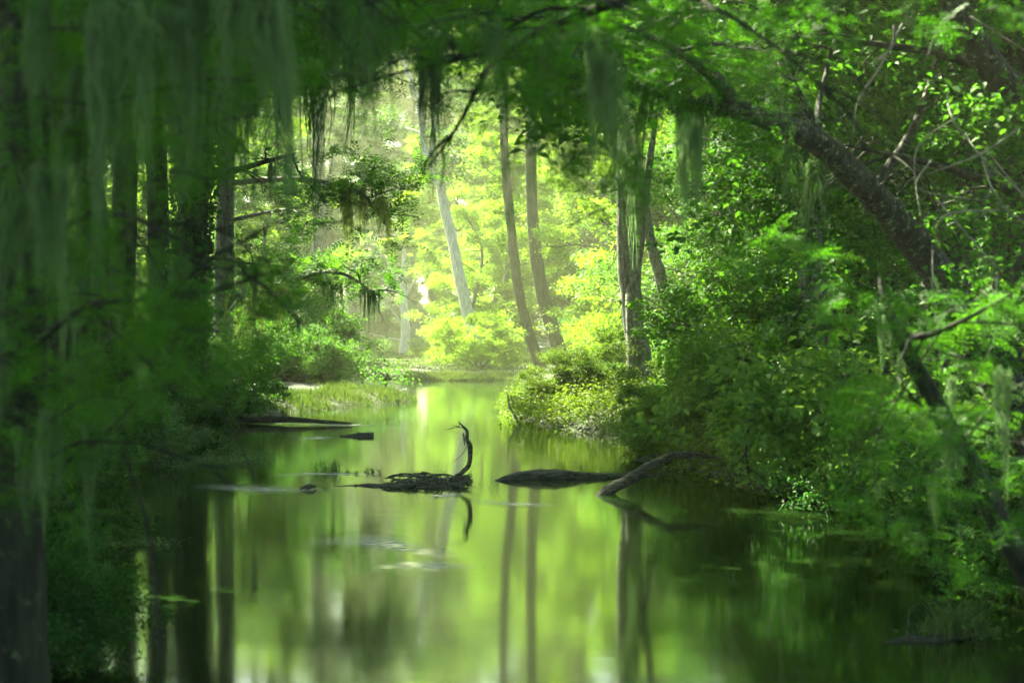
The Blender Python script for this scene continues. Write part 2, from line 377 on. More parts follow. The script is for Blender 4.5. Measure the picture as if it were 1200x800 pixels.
for k in range(2): PROTO['canopy%d' % k] = p_canopy(k)

seq = [0]
def plant(kind, name, label, cat, x, y, s=1, mat=None, group=None, moss=0, rz=None, z=None, bark=None, mossmat=None):
    seq[0] += 1; rng = np.random.default_rng(9000 + seq[0])
    rz = rng.uniform(0, 6.28) if rz is None else rz
    if z is None: z = float(ground(x, y)) - .05
    root = thing(name, label, cat, (x, y, z), rz, s, group)
    for pn, me in PROTO[kind]:
        mm = None
        if mat and pn in ('crown', 'foliage'): mm = M[mat]
        if bark and pn in ('trunk', 'branches', 'stems'): mm = M[bark]
        link(pn, me, root, mat=mm)
    if moss and kind in PROTO_MOSS:
        pts = PROTO_MOSS[kind]; ii = rng.permutation(len(pts))[:moss]
        hang(root, [pts[q] for q in ii], rng, 1.4, 3.2, mossmat, wide=.8)
    return root

def custom(name, label, cat, path, rad, bark, tall=0, lean=(0, 0), crown=None, limbs=(), sides=14, seed=0, group=None):
    """tree whose trunk follows given points; 'tall' continues it straight up and out of the picture"""
    rng = np.random.default_rng(7000 + seed)
    path = [np.asarray(p, float) for p in path]; base = path[0].copy()
    gz = float(ground(base[0], base[1]))
    if base[2] > gz: path = [np.array([base[0] + (path[0][0] - path[1][0]) * .3, base[1], gz - .3])] + path; rad = [rad[0] * 1.25] + list(rad)
    rad = list(rad)
    if tall:
        e = path[-1]; dr = nrm(path[-1] - path[-2]); n = 3
        for j in range(1, n + 1):
            h = (tall - e[2]) * j / n
            path.append(e + np.array([dr[0] / max(dr[2], .5) * h * .5 + lean[0] * j / n, dr[1] * h * .3 + lean[1] * j / n, h])); rad.append(rad[-1] * .82)
    org = np.array([path[0][0], path[0][1], max(gz, 0)])
    root = thing(name, label, cat, org, group=group)
    P = smooth_path([p - org for p in path], 14 * len(path)); mb = MB()
    tube(mb, P, np.interp(np.linspace(0, 1, len(P)), np.linspace(0, 1, len(rad)), rad), sides, rng, .07, .05)
    link('trunk', mb.mesh('trunk', M[bark]), root)
    out = []
    for (pts, r0, sub) in limbs:
        lb = MB(); Q = smooth_path([np.asarray(p, float) - org for p in pts], 10 * len(pts))
        tube(lb, Q, [r0, r0 * .75, r0 * .5, r0 * .15], 9, rng, .08)
        for _ in range(sub):
            q = Q[rng.integers(len(Q) // 4, len(Q))]
            limb(lb, q, rng.normal(0, 1, 3) * [1, 1, .6] + nrm(Q[-1] - Q[0]) * .7, rng.uniform(.5, 1.3), r0 * .3, rng, .25, 4, 1, out, 5)
        link('limb', lb.mesh('limb', M[bark]), root)
    if crown:
        n, length, nleaf, size, mat = crown; cb = MB(); lf = MB(); o2 = []
        for j in range(n):
            q = P[int(len(P) * (1 - .35 * rng.uniform(0, 1))) - 1]; a = j * 2.4
            limb(cb, q, [math.cos(a), math.sin(a), rng.uniform(.1, .6)], length * rng.uniform(.6, 1.1), .08, rng, .1, 6, 2, o2, 6)
        Q, D = tips(o2, nleaf, rng, .4, .5); leaves(lf, Q, size, rng, .5, .5, .3)
        link('branches', cb.mesh('branches', M[bark]), root); link('crown', lf.mesh('crown', M[mat], False), root)
    return root, org, out, P

def foliage(root, org, pts_px, mat, rng, fl=.22, leafl=.045, n=160, spread=.18, K=9, asp=.22, twigs=True, name='foliage', broad=None):
    """sprays of foliage at picture-measured places (px, py, Y, radius scale) as one part of the tree at root"""
    lf = MB(); tb = MB()
    for (px, py, Y, s) in pts_px:
        c = at(px, py, Y) - org
        for _ in range(max(1, int(5 * s))):
            q = c + rng.normal(0, 1, 3) * spread * s * [1.5, 1.2, .9]
            d = nrm(rng.normal(0, 1, 3) * [1, 1, .35])
            Lh = .5 * s * rng.uniform(.6, 1.2)
            t = rng.uniform(0, 1, (n // 5, 1)); P = q + d * (t - .5) * 2 * Lh + rng.normal(0, 1, (n // 5, 3)) * .05 * s - np.array([0, 0, .25]) * Lh * t ** 2
            D = d + rng.normal(0, .7, (n // 5, 3)) * [1, 1, .6]
            if broad: leaves(lf, P + rng.normal(0, .06 * s, P.shape), broad, rng, .6, .6, .35, True)
            else: fronds(lf, P, D, fl, K, leafl, rng, asp)
            if twigs and rng.uniform() < .4:
                tube(tb, smooth_path([q - d * Lh, q + [0, 0, .04], q + d * Lh - np.array([0, 0, .25]) * Lh], 7), [.004, .0035, .0015], 4)
    link(name, lf.mesh(name, mat, False), root)
    if twigs and tb.n: link('twigs', tb.mesh('twigs', M['bark']), root)

#SCENE
exec_marker = True

# ================================================================== far trees
def px2x(px, Y): return (px - 600) / FPX * Y
k = 0
for (px, Y, kind, s, mat, label) in [
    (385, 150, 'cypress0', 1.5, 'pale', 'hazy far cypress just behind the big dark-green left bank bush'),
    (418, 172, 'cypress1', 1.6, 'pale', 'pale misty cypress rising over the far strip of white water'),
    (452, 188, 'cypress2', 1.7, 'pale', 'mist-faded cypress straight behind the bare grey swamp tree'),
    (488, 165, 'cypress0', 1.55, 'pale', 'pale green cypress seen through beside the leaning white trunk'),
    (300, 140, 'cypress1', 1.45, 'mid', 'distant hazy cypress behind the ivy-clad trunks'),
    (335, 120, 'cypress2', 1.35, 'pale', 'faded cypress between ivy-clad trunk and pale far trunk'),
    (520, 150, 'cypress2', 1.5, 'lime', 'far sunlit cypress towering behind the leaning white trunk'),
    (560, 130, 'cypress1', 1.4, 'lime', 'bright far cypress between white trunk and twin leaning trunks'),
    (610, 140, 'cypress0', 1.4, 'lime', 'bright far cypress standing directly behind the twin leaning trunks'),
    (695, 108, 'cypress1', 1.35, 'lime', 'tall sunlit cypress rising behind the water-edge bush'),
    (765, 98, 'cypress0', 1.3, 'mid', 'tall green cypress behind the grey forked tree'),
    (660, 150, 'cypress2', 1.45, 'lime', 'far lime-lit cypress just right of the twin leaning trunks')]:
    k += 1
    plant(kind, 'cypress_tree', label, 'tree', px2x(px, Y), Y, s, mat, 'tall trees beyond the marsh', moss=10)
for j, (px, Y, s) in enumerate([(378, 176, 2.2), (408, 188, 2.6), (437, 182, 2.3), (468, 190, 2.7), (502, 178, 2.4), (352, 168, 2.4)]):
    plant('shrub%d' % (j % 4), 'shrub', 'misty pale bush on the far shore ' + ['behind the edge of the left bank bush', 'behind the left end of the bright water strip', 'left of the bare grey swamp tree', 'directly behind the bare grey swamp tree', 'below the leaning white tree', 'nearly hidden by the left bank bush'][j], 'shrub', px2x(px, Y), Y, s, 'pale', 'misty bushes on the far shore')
# long far row closing the view on both sides
rng = np.random.default_rng(5)
for j in range(26):
    px = -250 + j * 66 + rng.uniform(-20, 20); Y = rng.uniform(195, 240)
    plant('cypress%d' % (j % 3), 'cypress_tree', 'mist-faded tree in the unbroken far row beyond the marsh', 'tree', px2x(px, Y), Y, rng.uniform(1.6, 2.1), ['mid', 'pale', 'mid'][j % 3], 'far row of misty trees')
# left and right woods behind the banks
WL = ['far left edge behind the moss', 'behind the shadowed trunk in moss', 'behind the straight dark trunk', 'showing between the trunk beside the ivy and the ivy-covered cypress, farther', 'just behind the golden-moss trunk', 'outermost on the left, mostly beyond the frame', 'deep behind the trunk hidden by grey moss', 'deep behind the dark trunk beside the ivy', 'deep behind the golden-moss trunk', 'deep behind the tall narrow tree of the left bank']
WR = ['just behind slim pale-grey tree', 'behind the tallest right bank bush', 'behind the leafy understorey tree', 'behind single mid-distance trunk', 'behind the dark shaded trunk', 'behind the vine-tangled trunk', 'outermost beyond the right edge', 'deepest behind slim pale-grey tree', 'deepest behind single mid-distance trunk', 'deepest behind the dark shaded trunk', 'deepest behind the right edge']
for j, (px, Y) in enumerate([(30, 62), (95, 74), (150, 66), (200, 90), (262, 78), (-60, 70), (60, 105), (170, 120), (240, 110), (310, 92)]):
    plant('broad%d' % (j % 3), 'broadleaf_tree', 'sunlit tree ' + WL[j], 'tree', px2x(px, Y), Y, rng.uniform(1.1, 1.6), ['lime', 'mid'][j % 3 == 2], 'sunlit trees behind the left bank trunks')
for j, (px, Y) in enumerate([(760, 84), (830, 70), (900, 60), (980, 52), (1070, 60), (1160, 50), (1260, 58), (860, 96), (960, 85), (1100, 80), (1220, 80)]):
    plant('broad%d' % (j % 3), 'broadleaf_tree', 'leafy wood tree ' + WR[j], 'tree', px2x(px, Y), Y, rng.uniform(1.1, 1.6), ['mid', 'deep'][j % 2], 'trees deep in the right bank wood')

# ================================================================== bright centre-right trees
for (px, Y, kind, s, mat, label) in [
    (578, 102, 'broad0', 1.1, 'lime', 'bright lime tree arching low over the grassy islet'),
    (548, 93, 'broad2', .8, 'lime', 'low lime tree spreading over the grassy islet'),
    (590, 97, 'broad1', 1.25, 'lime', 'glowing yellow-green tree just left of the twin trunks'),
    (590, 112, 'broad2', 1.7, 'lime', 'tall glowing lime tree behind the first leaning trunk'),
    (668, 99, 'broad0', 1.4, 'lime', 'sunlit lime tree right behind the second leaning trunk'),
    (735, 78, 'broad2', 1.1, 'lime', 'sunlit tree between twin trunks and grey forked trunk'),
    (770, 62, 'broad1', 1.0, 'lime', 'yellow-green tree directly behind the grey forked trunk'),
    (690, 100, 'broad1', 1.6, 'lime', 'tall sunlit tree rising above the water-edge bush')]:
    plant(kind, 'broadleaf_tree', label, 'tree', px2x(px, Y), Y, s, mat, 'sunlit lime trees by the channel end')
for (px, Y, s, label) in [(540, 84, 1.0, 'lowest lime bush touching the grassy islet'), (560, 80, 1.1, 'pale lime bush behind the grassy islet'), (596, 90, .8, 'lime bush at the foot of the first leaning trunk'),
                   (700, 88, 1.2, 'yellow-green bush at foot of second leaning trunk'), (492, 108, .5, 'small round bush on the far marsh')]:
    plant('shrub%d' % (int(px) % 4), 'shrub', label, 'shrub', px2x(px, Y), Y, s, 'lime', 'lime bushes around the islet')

# twin leaning trunks, white leaning trunk, pale far trunk, bare swamp tree
Y = 80
custom('leaning_tree', 'slimmer of two dark leaning trunks, nearer the bright channel', 'tree', [at(634, 432, Y), at(612, 360, Y), at(599, 270, Y), at(591, 165, Y), at(589, 60, Y)], [.30, .26, .24, .22, .2], 'bark', 24, crown=(10, 5, 16000, .22, 'lime'), seed=1)
custom('leaning_tree', 'thicker of two dark leaning trunks, nearer the grey forked trunk', 'tree', [at(656, 412, Y + 2), at(636, 345, Y + 2), at(625, 270, Y + 2), at(622, 165, Y + 2), at(624, 60, Y + 2)], [.4, .35, .32, .29, .26], 'bark', 25, crown=(10, 5, 16000, .22, 'lime'), seed=2,
       limbs=[([at(622, 182, Y + 2), at(612, 176, Y + 2), at(600, 172, Y + 2)], .09, 0)])
Y = 83
custom('white_tree', 'leaning white-barked tree glowing in the sunlit haze', 'tree', [at(556, 400, Y), at(540, 332, Y), at(532, 290, Y), at(520, 240, Y), at(514, 208, Y), at(498, 176, Y), at(492, 130, Y), at(470, 60, Y)], [.34, .31, .29, .27, .25, .2, .15, .1], 'palebark', seed=3,
       limbs=[([at(512, 215, Y), at(505, 180, Y), at(512, 140, Y), at(520, 90, Y)], .2, 6), ([at(500, 180, Y), at(490, 200, Y), at(487, 225, Y)], .1, 2)], crown=(6, 5, 8000, .2, 'pale'))
Y = 86
custom('pale_tree', 'pale straight trunk behind the left bank bush', 'tree', [at(372, 420, Y), at(371, 330, Y), at(376, 250, Y), at(372, 190, Y), at(374, 90, Y)], [.5, .42, .38, .34, .3], 'grey', 24, crown=(8, 5, 9000, .22, 'pale'), seed=4,
       limbs=[([at(374, 250, Y), at(384, 215, Y), at(392, 170, Y)], .2, 3)])
Y = 120
r_, og, out, P = custom('bare_tree', 'bare grey swamp tree draped in moss on the far marsh', 'tree', [at(474, 417, Y), at(475, 380, Y), at(472, 340, Y), at(474, 290, Y)], [.45, .35, .25, .12], 'palebark', seed=5,
       limbs=[([at(475, 385, Y), at(455, 360, Y), at(435, 352, Y)], .12, 8), ([at(473, 350, Y), at(490, 325, Y), at(505, 320, Y)], .12, 8), ([at(473, 340, Y), at(455, 310, Y), at(448, 290, Y)], .12, 8), ([at(475, 400, Y), at(440, 392, Y), at(415, 388, Y)], .08, 6)])
hang(r_, [p - og for p in [at(440, 356, Y), at(455, 362, Y), at(500, 322, Y), at(460, 318, Y), at(488, 330, Y), at(450, 300, Y)]], np.random.default_rng(1), 1.5, 3.5)

# ================================================================== left bank
for (pts, rad, label, sd_, bk) in [
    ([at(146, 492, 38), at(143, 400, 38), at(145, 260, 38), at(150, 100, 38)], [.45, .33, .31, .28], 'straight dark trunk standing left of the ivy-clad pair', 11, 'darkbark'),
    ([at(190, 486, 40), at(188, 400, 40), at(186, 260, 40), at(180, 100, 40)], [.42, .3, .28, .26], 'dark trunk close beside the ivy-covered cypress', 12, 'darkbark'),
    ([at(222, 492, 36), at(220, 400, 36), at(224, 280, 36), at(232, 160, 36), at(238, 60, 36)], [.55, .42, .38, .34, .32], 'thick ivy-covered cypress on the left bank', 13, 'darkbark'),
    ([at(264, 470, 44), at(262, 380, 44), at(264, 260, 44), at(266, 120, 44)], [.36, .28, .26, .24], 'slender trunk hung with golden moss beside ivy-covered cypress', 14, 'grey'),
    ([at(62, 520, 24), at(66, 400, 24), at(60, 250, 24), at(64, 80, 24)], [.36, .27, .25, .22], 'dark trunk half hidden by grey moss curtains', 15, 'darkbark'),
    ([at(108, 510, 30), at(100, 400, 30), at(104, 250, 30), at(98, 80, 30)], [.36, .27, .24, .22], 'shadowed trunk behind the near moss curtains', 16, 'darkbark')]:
    lim = []
    if sd_ == 13:
        lim = [([at(232, 305, 36), at(255, 303, 35.5), at(285, 308, 35), at(312, 309, 34.5)], .06, 4), ([at(230, 318, 36), at(248, 312, 35.7)], .07, 1),
               ([at(232, 345, 36), at(244, 343, 35.7), at(252, 341, 35.5)], .05, 1), ([at(240, 210, 36), at(310, 190, 34), at(345, 180, 33)], .09, 6)]
    if sd_ == 14:
        lim = [([at(266, 350, 44), at(330, 332, 43), at(372, 320, 42), at(405, 322, 41), at(440, 345, 41)], .1, 8), ([at(264, 260, 44), at(330, 246, 43), at(356, 252, 42)], .07, 6),
               ([at(264, 215, 44), at(350, 210, 42), at(420, 225, 41), at(440, 250, 41)], .1, 8), ([at(264, 370, 44), at(290, 345, 42), at(330, 342, 41)], .06, 3)]
    root, og, out, P = custom('cypress_tree', label, 'tree', pts, rad, bk, 19, crown=(12, 6, 9000 if sd_ in (13, 14) else 14000, .24, 'deep'), limbs=lim, seed=sd_)
    rg = np.random.default_rng(sd_)
    if sd_ == 13:
        lf = MB()   # ivy sleeve
        i = rg.integers(0, int(len(P) * .55), 5200); a = rg.uniform(0, 6.28, 5200); rr = .40 + rg.exponential(.07, 5200)
        leaves(lf, P[i] + np.stack([np.cos(a) * rr, np.sin(a) * rr, rg.uniform(-.25, .25, 5200)], 1), .12, rg, .1, .8, .7, True)
        link('ivy', lf.mesh('ivy', M['deep'], False), root)
        hang(root, [at(a_, b_, 35.3) - og for a_, b_ in [(262, 304), (275, 306), (290, 308), (300, 309), (300, 195), (320, 188), (335, 182)]], rg, .8, 1.7)
    if sd_ == 14:
        pg = [(a_, 350 - (a_ - 266) * .25 + rg.uniform(-8, 6)) for a_ in rg.uniform(262, 345, 17)]
        hang(root, [at(a_, b_, rg.uniform(41, 43)) - og for a_, b_ in pg], rg, .7, 1.5, M['goldmoss'])
        hang(root, [at(a_, 225 + rg.uniform(-15, 20), rg.uniform(40.5, 42)) - og for a_ in rg.uniform(398, 450, 10)], rg, .8, 1.9, M['goldmoss'])
        hang(root, [at(a_, 326 + (a_ - 372) * .2, 41) - og for a_ in rg.uniform(380, 450, 7)], rg, .6, 1.5)
        foliage(root, og, [(a_, b_, 41.5, 1.6) for a_, b_ in [(300, 342), (330, 330), (360, 322), (400, 318), (425, 310), (405, 215), (430, 230), (390, 212), (360, 210), (330, 245), (282, 350), (450, 212), (420, 190), (440, 200), (455, 238)]], M['mid'], rg, .5, .16, 60, .3, 7, .35)
for (px, Y, kind, s, mat, label) in [
    (322, 60, 'broad2', .62, 'mid', 'tall narrow green tree behind the golden moss'),]:
    plant(kind, 'broadleaf_tree', label, 'tree', px2x(px, Y), Y, s, mat)
for (px, Y, kind, s, mat, label) in [
    (326, 57, 'shrub0', 1.7, 'mid', 'big leafy green bush, tallest at centre of the left bank'),
    (346, 60, 'shrub3', 1.15, 'mid', 'dark green bush sloping down to the far marsh'),
    (300, 50, 'shrub0', 1.0, 'mid', 'rounded dark shrub beneath the golden hanging moss'),
    (340, 52, 'shrub1', 1.1, 'mid', 'dense green shrub under the big left bank bush-tree'),
    (356, 54, 'shrub2', .9, 'mid', 'dark green shrub nearest the marsh grass spit'),
    (345, 58, 'shrub2', 1.3, 'mid', 'taller shrub behind the marsh grass spit'),
    (412, 62, 'shrub1', .22, 'lime', 'small sunlit shrub at edge of the far marsh'),
    (165, 29.5, 'shrub0', .75, 'pale', 'grey-green shrub leaning over the left water edge'),
    (120, 27, 'shrub2', .7, 'pale', 'grey-green shrub half hidden by hanging moss'),
    (205, 33, 'shrub3', .8, 'mid', 'shrub at the foot of the ivy-covered cypress'),
    (255, 42, 'shrub1', .9, 'mid', 'low shrub behind the half-sunk log of the left bank'),
    (40, 24, 'shrub1', .9, 'deep', 'shadowed shrub behind the near dark trunk'),
    (80, 36, 'shrub3', 1.2, 'deep', 'dark shrub deep behind the moss curtains'),
    (130, 48, 'shrub0', 1.3, 'mid', 'shrub between the straight dark trunks')]:
    plant(kind, 'shrub', label, 'shrub', px2x(px, Y), Y, s, mat, 'shrubs along the left bank')
Y = 51
custom('sapling', 'tiny dark sapling on the tip of the marsh spit', 'plant', [at(448, 470, Y), at(452, 452, Y), at(453, 440, Y)], [.04, .03, .02], 'bark', crown=(6, .5, 420, .12, 'mid'), seed=31)

# ================================================================== right bank
Y = 42
root, og, out, P = custom('forked_tree', 'grey forked tree with ribbed trunk above the bank bushes', 'tree', [at(768, 500, Y), at(752, 430, Y), at(740, 350, Y), at(734, 280, Y), at(735, 160, Y), at(740, 60, Y)], [.42, .33, .3, .27, .25, .23], 'grey', 19, crown=(12, 6, 22000, .24, 'mid'), seed=41,
       limbs=[([at(748, 500, Y - .3), at(746, 430, Y - .3), at(742, 350, Y - .3), at(748, 290, Y), at(760, 200, Y), at(775, 90, Y)], .3, 0)])
hang(root, [at(a_, b_, 41) - og for a_, b_ in [(735, 180), (755, 230), (735, 130)]], np.random.default_rng(41), 1.2, 3)
custom('grey_tree', 'slim pale-grey leaning tree right beside the forked one', 'tree', [at(812, 450, 46), at(790, 390, 46), at(773, 320, 46), at(762, 280, 46), at(740, 150, 46)], [.25, .2, .18, .16, .14], 'grey', 15, crown=(8, 4, 9000, .2, 'mid'), seed=42)
Y = 25
root, og, out, P = custom('cypress_tree', 'single mid-distance trunk rising from the right bank shrubs', 'tree', [at(985, 520, Y), at(972, 420, Y), at(950, 310, Y), at(940, 200, Y), at(925, 60, Y)], [.36, .27, .25, .24, .22], 'grey', 17, crown=(12, 6, 20000, .24, 'deep'), seed=43)
Y = 20
custom('dark_tree', 'dark trunk in deep shade behind the lichen-spotted tree', 'tree', [at(1096, 520, Y), at(1100, 400, Y), at(1112, 300, Y), at(1138, 200, Y), at(1150, 90, Y)], [.4, .3, .28, .27, .22], 'bark', 17, crown=(12, 6, 20000, .24, 'deep'), seed=44)
# lichen-spotted leaning tree whose long limb crosses the channel overhead
rg = np.random.default_rng(45)
root, og, out, P = custom('leaning_tree', 'lichen-spotted tree leaning far out over the channel', 'tree', [at(1250, 620, 16.5), at(1180, 460, 16), at(1108, 335, 15.5), at(1052, 262, 15), at(1005, 210, 14.5), at(960, 168, 14), at(905, 142, 13.5), at(822, 118, 13), at(742, 98, 12.5), at(640, 78, 12), at(560, 58, 11.5), at(500, 40, 11.2), at(440, 8, 11)],
       [.26, .21, .175, .15, .135, .115, .09, .075, .07, .06, .05, .04, .025], 'lichen', seed=45,
       limbs=[([at(965, 175, 14), at(958, 150, 14), at(962, 110, 14.3), at(985, 20, 14.8)], .05, 4), ([at(860, 130, 13.2), at(850, 100, 13.3), at(800, 55, 13.5), at(770, 20, 13.7)], .06, 6),
              ([at(1060, 270, 15), at(1000, 200, 15.5), at(1010, 160, 16)], .05, 4), ([at(1020, 225, 14.6), at(1070, 150, 15), at(1100, 60, 15.5)], .06, 5),
              ([at(700, 90, 12.2), at(660, 40, 12), at(655, 0, 12)], .05, 4), ([at(860, 128, 13), at(835, 90, 12), at(780, 52, 11.5), at(700, 20, 11)], .06, 5), ([at(506, 45, 11.2), at(500, 70, 11.1), at(494, 110, 11.1), at(491, 142, 11.1)], .016, 0)])
fp = []
for _ in range(80):
    px = 420 + 480 * rg.uniform(0, 1) ** 1.3; up = np.interp(px, [430, 560, 740, 905, 1010], [20, 70, 100, 140, 200])
    fp.append((px, up + rg.normal(-42, 30), rg.uniform(12.2, 15.5) if px > 760 else rg.uniform(10.5, 14.5), rg.uniform(.6, 1.1)))
foliage(root, og, fp, M['feather'], rg, .2, .05, 130, .2)
hang(root, [at(px, np.interp(px, [430, 560, 740, 905], [20, 64, 102, 145]), Y) - og for px, Y in [(508, 11), (514, 11), (511, 11.1), (517, 11), (505, 10.9), (700, 12.2), (712, 12.4), (706, 12.1), (805, 12.8), (812, 12.9), (798, 12.7), (760, 12.5), (640, 12), (625, 12), (590, 11.6)]], rg, .6, 1.15)
hang(root, [at(px, py, Y) - og for px, py, Y in [(925, 168, 13.8), (948, 185, 14.1)]], rg, .6, 1.2)
# second blurred leaning stem, nearer
rg = np.random.default_rng(46)
root, og, out, P = custom('leaning_tree', 'soft-focus leaning stem nearest the right bank, moss hanging off it', 'tree', [at(1230, 760, 9.5), at(1165, 600, 9.2), at(1122, 520, 9), at(1084, 450, 8.9), at(1052, 388, 8.8), at(1036, 352, 8.8), at(1030, 325, 8.9)], [.085, .07, .06, .05, .035, .02, .006], 'darkbark', seed=46,
       limbs=[([at(1050, 388, 8.8), at(1080, 394, 8.6), at(1130, 375, 8.4), at(1210, 330, 8)], .025, 4), ([at(1122, 525, 9), at(1170, 470, 8.8), at(1215, 440, 8.5)], .02, 3)])
fp = [(rg.uniform(1000, 1200), rg.uniform(340, 660), rg.uniform(7.5, 10), rg.uniform(.35, .6)) for _ in range(34)]
fp += [(rg.uniform(860, 960), rg.uniform(280, 420), rg.uniform(8.5, 10), rg.uniform(.3, .5)) for _ in range(8)]
foliage(root, og, fp, M['feather'], rg, .18, .04, 110, .16)
hang(root, [at(px, py, rg.uniform(7.5, 9.5)) - og for px, py in [(1040, 370), (1060, 390), (1110, 500), (1120, 440), (1170, 430), (1090, 560)]], rg, .35, .7)
# upper-right trunk with vines
rg = np.random.default_rng(47)
root, og, out, P = custom('vine_tree', 'tilted trunk tangled with bare grey vines at upper right', 'tree', [at(1420, 640, 15.5), at(1340, 420, 15.3), at(1265, 230, 15), at(1200, 130, 14.8), at(1145, 55, 14.6), at(1095, -40, 14.5)], [.24, .19, .16, .15, .14, .13], 'lichen', 8, seed=47)
vb = MB()
for _ in range(13):
    a = [rg.uniform(1090, 1200), rg.uniform(-10, 330)]; b = [a[0] + rg.normal(40, 60), a[1] + rg.uniform(30, 170)]; c = [(a[0] + b[0]) / 2 + rg.normal(0, 20), (a[1] + b[1]) / 2 + rg.normal(0, 20)]
    tube(vb, smooth_path([at(*a, 11.5) - og, at(*c, rg.uniform(10.8, 11.8)) - og, at(*b, 11.3) - og], 14), [.007, .006, .002], 5, rg, .2)
for pts in ([(1048, 30), (1045, 55), (1020, 78)], [(1058, 28), (1030, 80), (1005, 120), (1000, 160)], [(1195, 150), (1150, 180), (1085, 205)], [(800, 152), (812, 160), (848, 165)], [(800, 158), (808, 178), (828, 200)]):
    tube(vb, smooth_path([at(a, b, 11.6) - og for a, b in pts], 14), [.012, .009, .003], 5, rg, .2)
link('vine', vb.mesh('vine', M['twig']), root)
# big soft broad-leaved tree near right: sprays of large leaves
rg = np.random.default_rng(48)
root, og, out, P = custom('broadleaf_tree', 'near broad-leaved tree whose bright soft sprays hang over right bank', 'tree', [at(1330, 640, 16), at(1290, 420, 16), at(1240, 200, 15.5), at(1200, 40, 15)], [.2, .17, .14, .11], 'bark', 11, seed=48, crown=(12, 4.5, 15000, .15, 'mid'),
      limbs=[([at(1290, 420, 16), at(1150, 420, 15.5), at(1000, 440, 14.5), at(880, 480, 14)], .07, 8), ([at(1250, 250, 15.5), at(1120, 200, 15), at(990, 170, 14.5)], .06, 8), ([at(1220, 100, 15), at(1080, 60, 15), at(900, 40, 15)], .06, 8), ([at(1300, 520, 16), at(1180, 540, 15), at(1050, 540, 14)], .05, 6)])
fp = [(rg.normal(960, 60), rg.normal(470, 28), rg.uniform(13, 15), rg.uniform(.5, 1)) for _ in range(52)]
fp += [(rg.uniform(860, 1200), rg.uniform(0, 300), rg.uniform(16.5, 19), rg.uniform(.7, 1.3)) for _ in range(100)]
fp += [(rg.uniform(1110, 1200), rg.uniform(0, 560), rg.uniform(13, 16), rg.uniform(.5, .9)) for _ in range(26)]
fp += [(rg.uniform(960, 1150), rg.uniform(360, 560), rg.uniform(16, 18), rg.uniform(.6, 1.)) for _ in range(24)]
foliage(root, og, fp[:52], M['sage'], rg, n=170, spread=.22, broad=.085)
foliage(root, og, fp[52:], M['broad'], rg, n=150, spread=.22, broad=.085)

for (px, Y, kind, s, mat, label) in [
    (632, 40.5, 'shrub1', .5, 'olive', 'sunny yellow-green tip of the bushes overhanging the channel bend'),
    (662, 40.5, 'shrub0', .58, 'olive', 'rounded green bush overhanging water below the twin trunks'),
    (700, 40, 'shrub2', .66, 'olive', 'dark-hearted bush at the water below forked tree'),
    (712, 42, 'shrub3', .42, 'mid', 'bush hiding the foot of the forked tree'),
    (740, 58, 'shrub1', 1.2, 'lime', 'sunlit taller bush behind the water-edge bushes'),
    (845, 46, 'shrub0', 1.1, 'mid', 'bush around the slim pale-grey leaning tree'),
    (770, 28.8, 'shrub1', .5, 'sage', 'grey-green bush where the forked driftwood log meets the bank'),
    (815, 29.5, 'shrub3', .62, 'sage', 'full grey-green bush above the arched sunken log'),
    (862, 28, 'shrub0', .66, 'sage', 'bush standing behind the end of arched log'),
    (890, 33, 'shrub2', 1.3, 'mid', 'tall bush behind the arched log'),
    (910, 26.5, 'shrub2', .85, 'mid', 'leafy bush right of the arched log end'),
    (930, 30, 'shrub1', 1.5, 'mid', 'tall leafy bush in front of single mid-distance trunk'),
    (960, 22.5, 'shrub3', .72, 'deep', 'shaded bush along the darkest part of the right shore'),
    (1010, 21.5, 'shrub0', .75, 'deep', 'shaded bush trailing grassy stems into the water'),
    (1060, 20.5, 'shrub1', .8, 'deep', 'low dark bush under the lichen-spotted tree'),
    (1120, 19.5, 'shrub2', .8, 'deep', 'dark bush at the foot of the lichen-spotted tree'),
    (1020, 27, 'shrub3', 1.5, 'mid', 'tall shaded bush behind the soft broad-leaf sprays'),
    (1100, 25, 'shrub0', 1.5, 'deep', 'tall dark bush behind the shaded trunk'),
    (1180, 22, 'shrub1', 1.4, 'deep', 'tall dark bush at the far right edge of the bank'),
    (1190, 16.8, 'shrub3', .6, 'deep', 'small dark bush beside the nearest leaning stem'),
    (1215, 14.5, 'shrub0', .55, 'deep', 'sprig-topped bush at the right edge above the mossy log')]:
    plant(kind, 'shrub', label, 'shrub', px2x(px, Y), Y, s, mat, 'bushes along the right bank')
for (px, Y, kind, s, mat, label) in [
    (945, 40, 'broad0', .8, 'mid', 'leafy understorey tree between slim grey tree and single trunk'),
    (850, 54, 'broad1', .95, 'mid', 'understorey tree behind the slim pale-grey tree'),
    (920, 44, 'broad2', .95, 'mid', 'understorey tree behind the single mid-distance trunk'),
    (1010, 34, 'broad1', .85, 'mid', 'understorey tree behind the dark shaded trunk'),
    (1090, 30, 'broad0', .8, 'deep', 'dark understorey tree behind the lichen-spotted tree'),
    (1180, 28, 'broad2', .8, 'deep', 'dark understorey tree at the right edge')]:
    plant(kind, 'broadleaf_tree', label, 'tree', px2x(px, Y), Y, s, mat, 'understorey trees of the right bank')

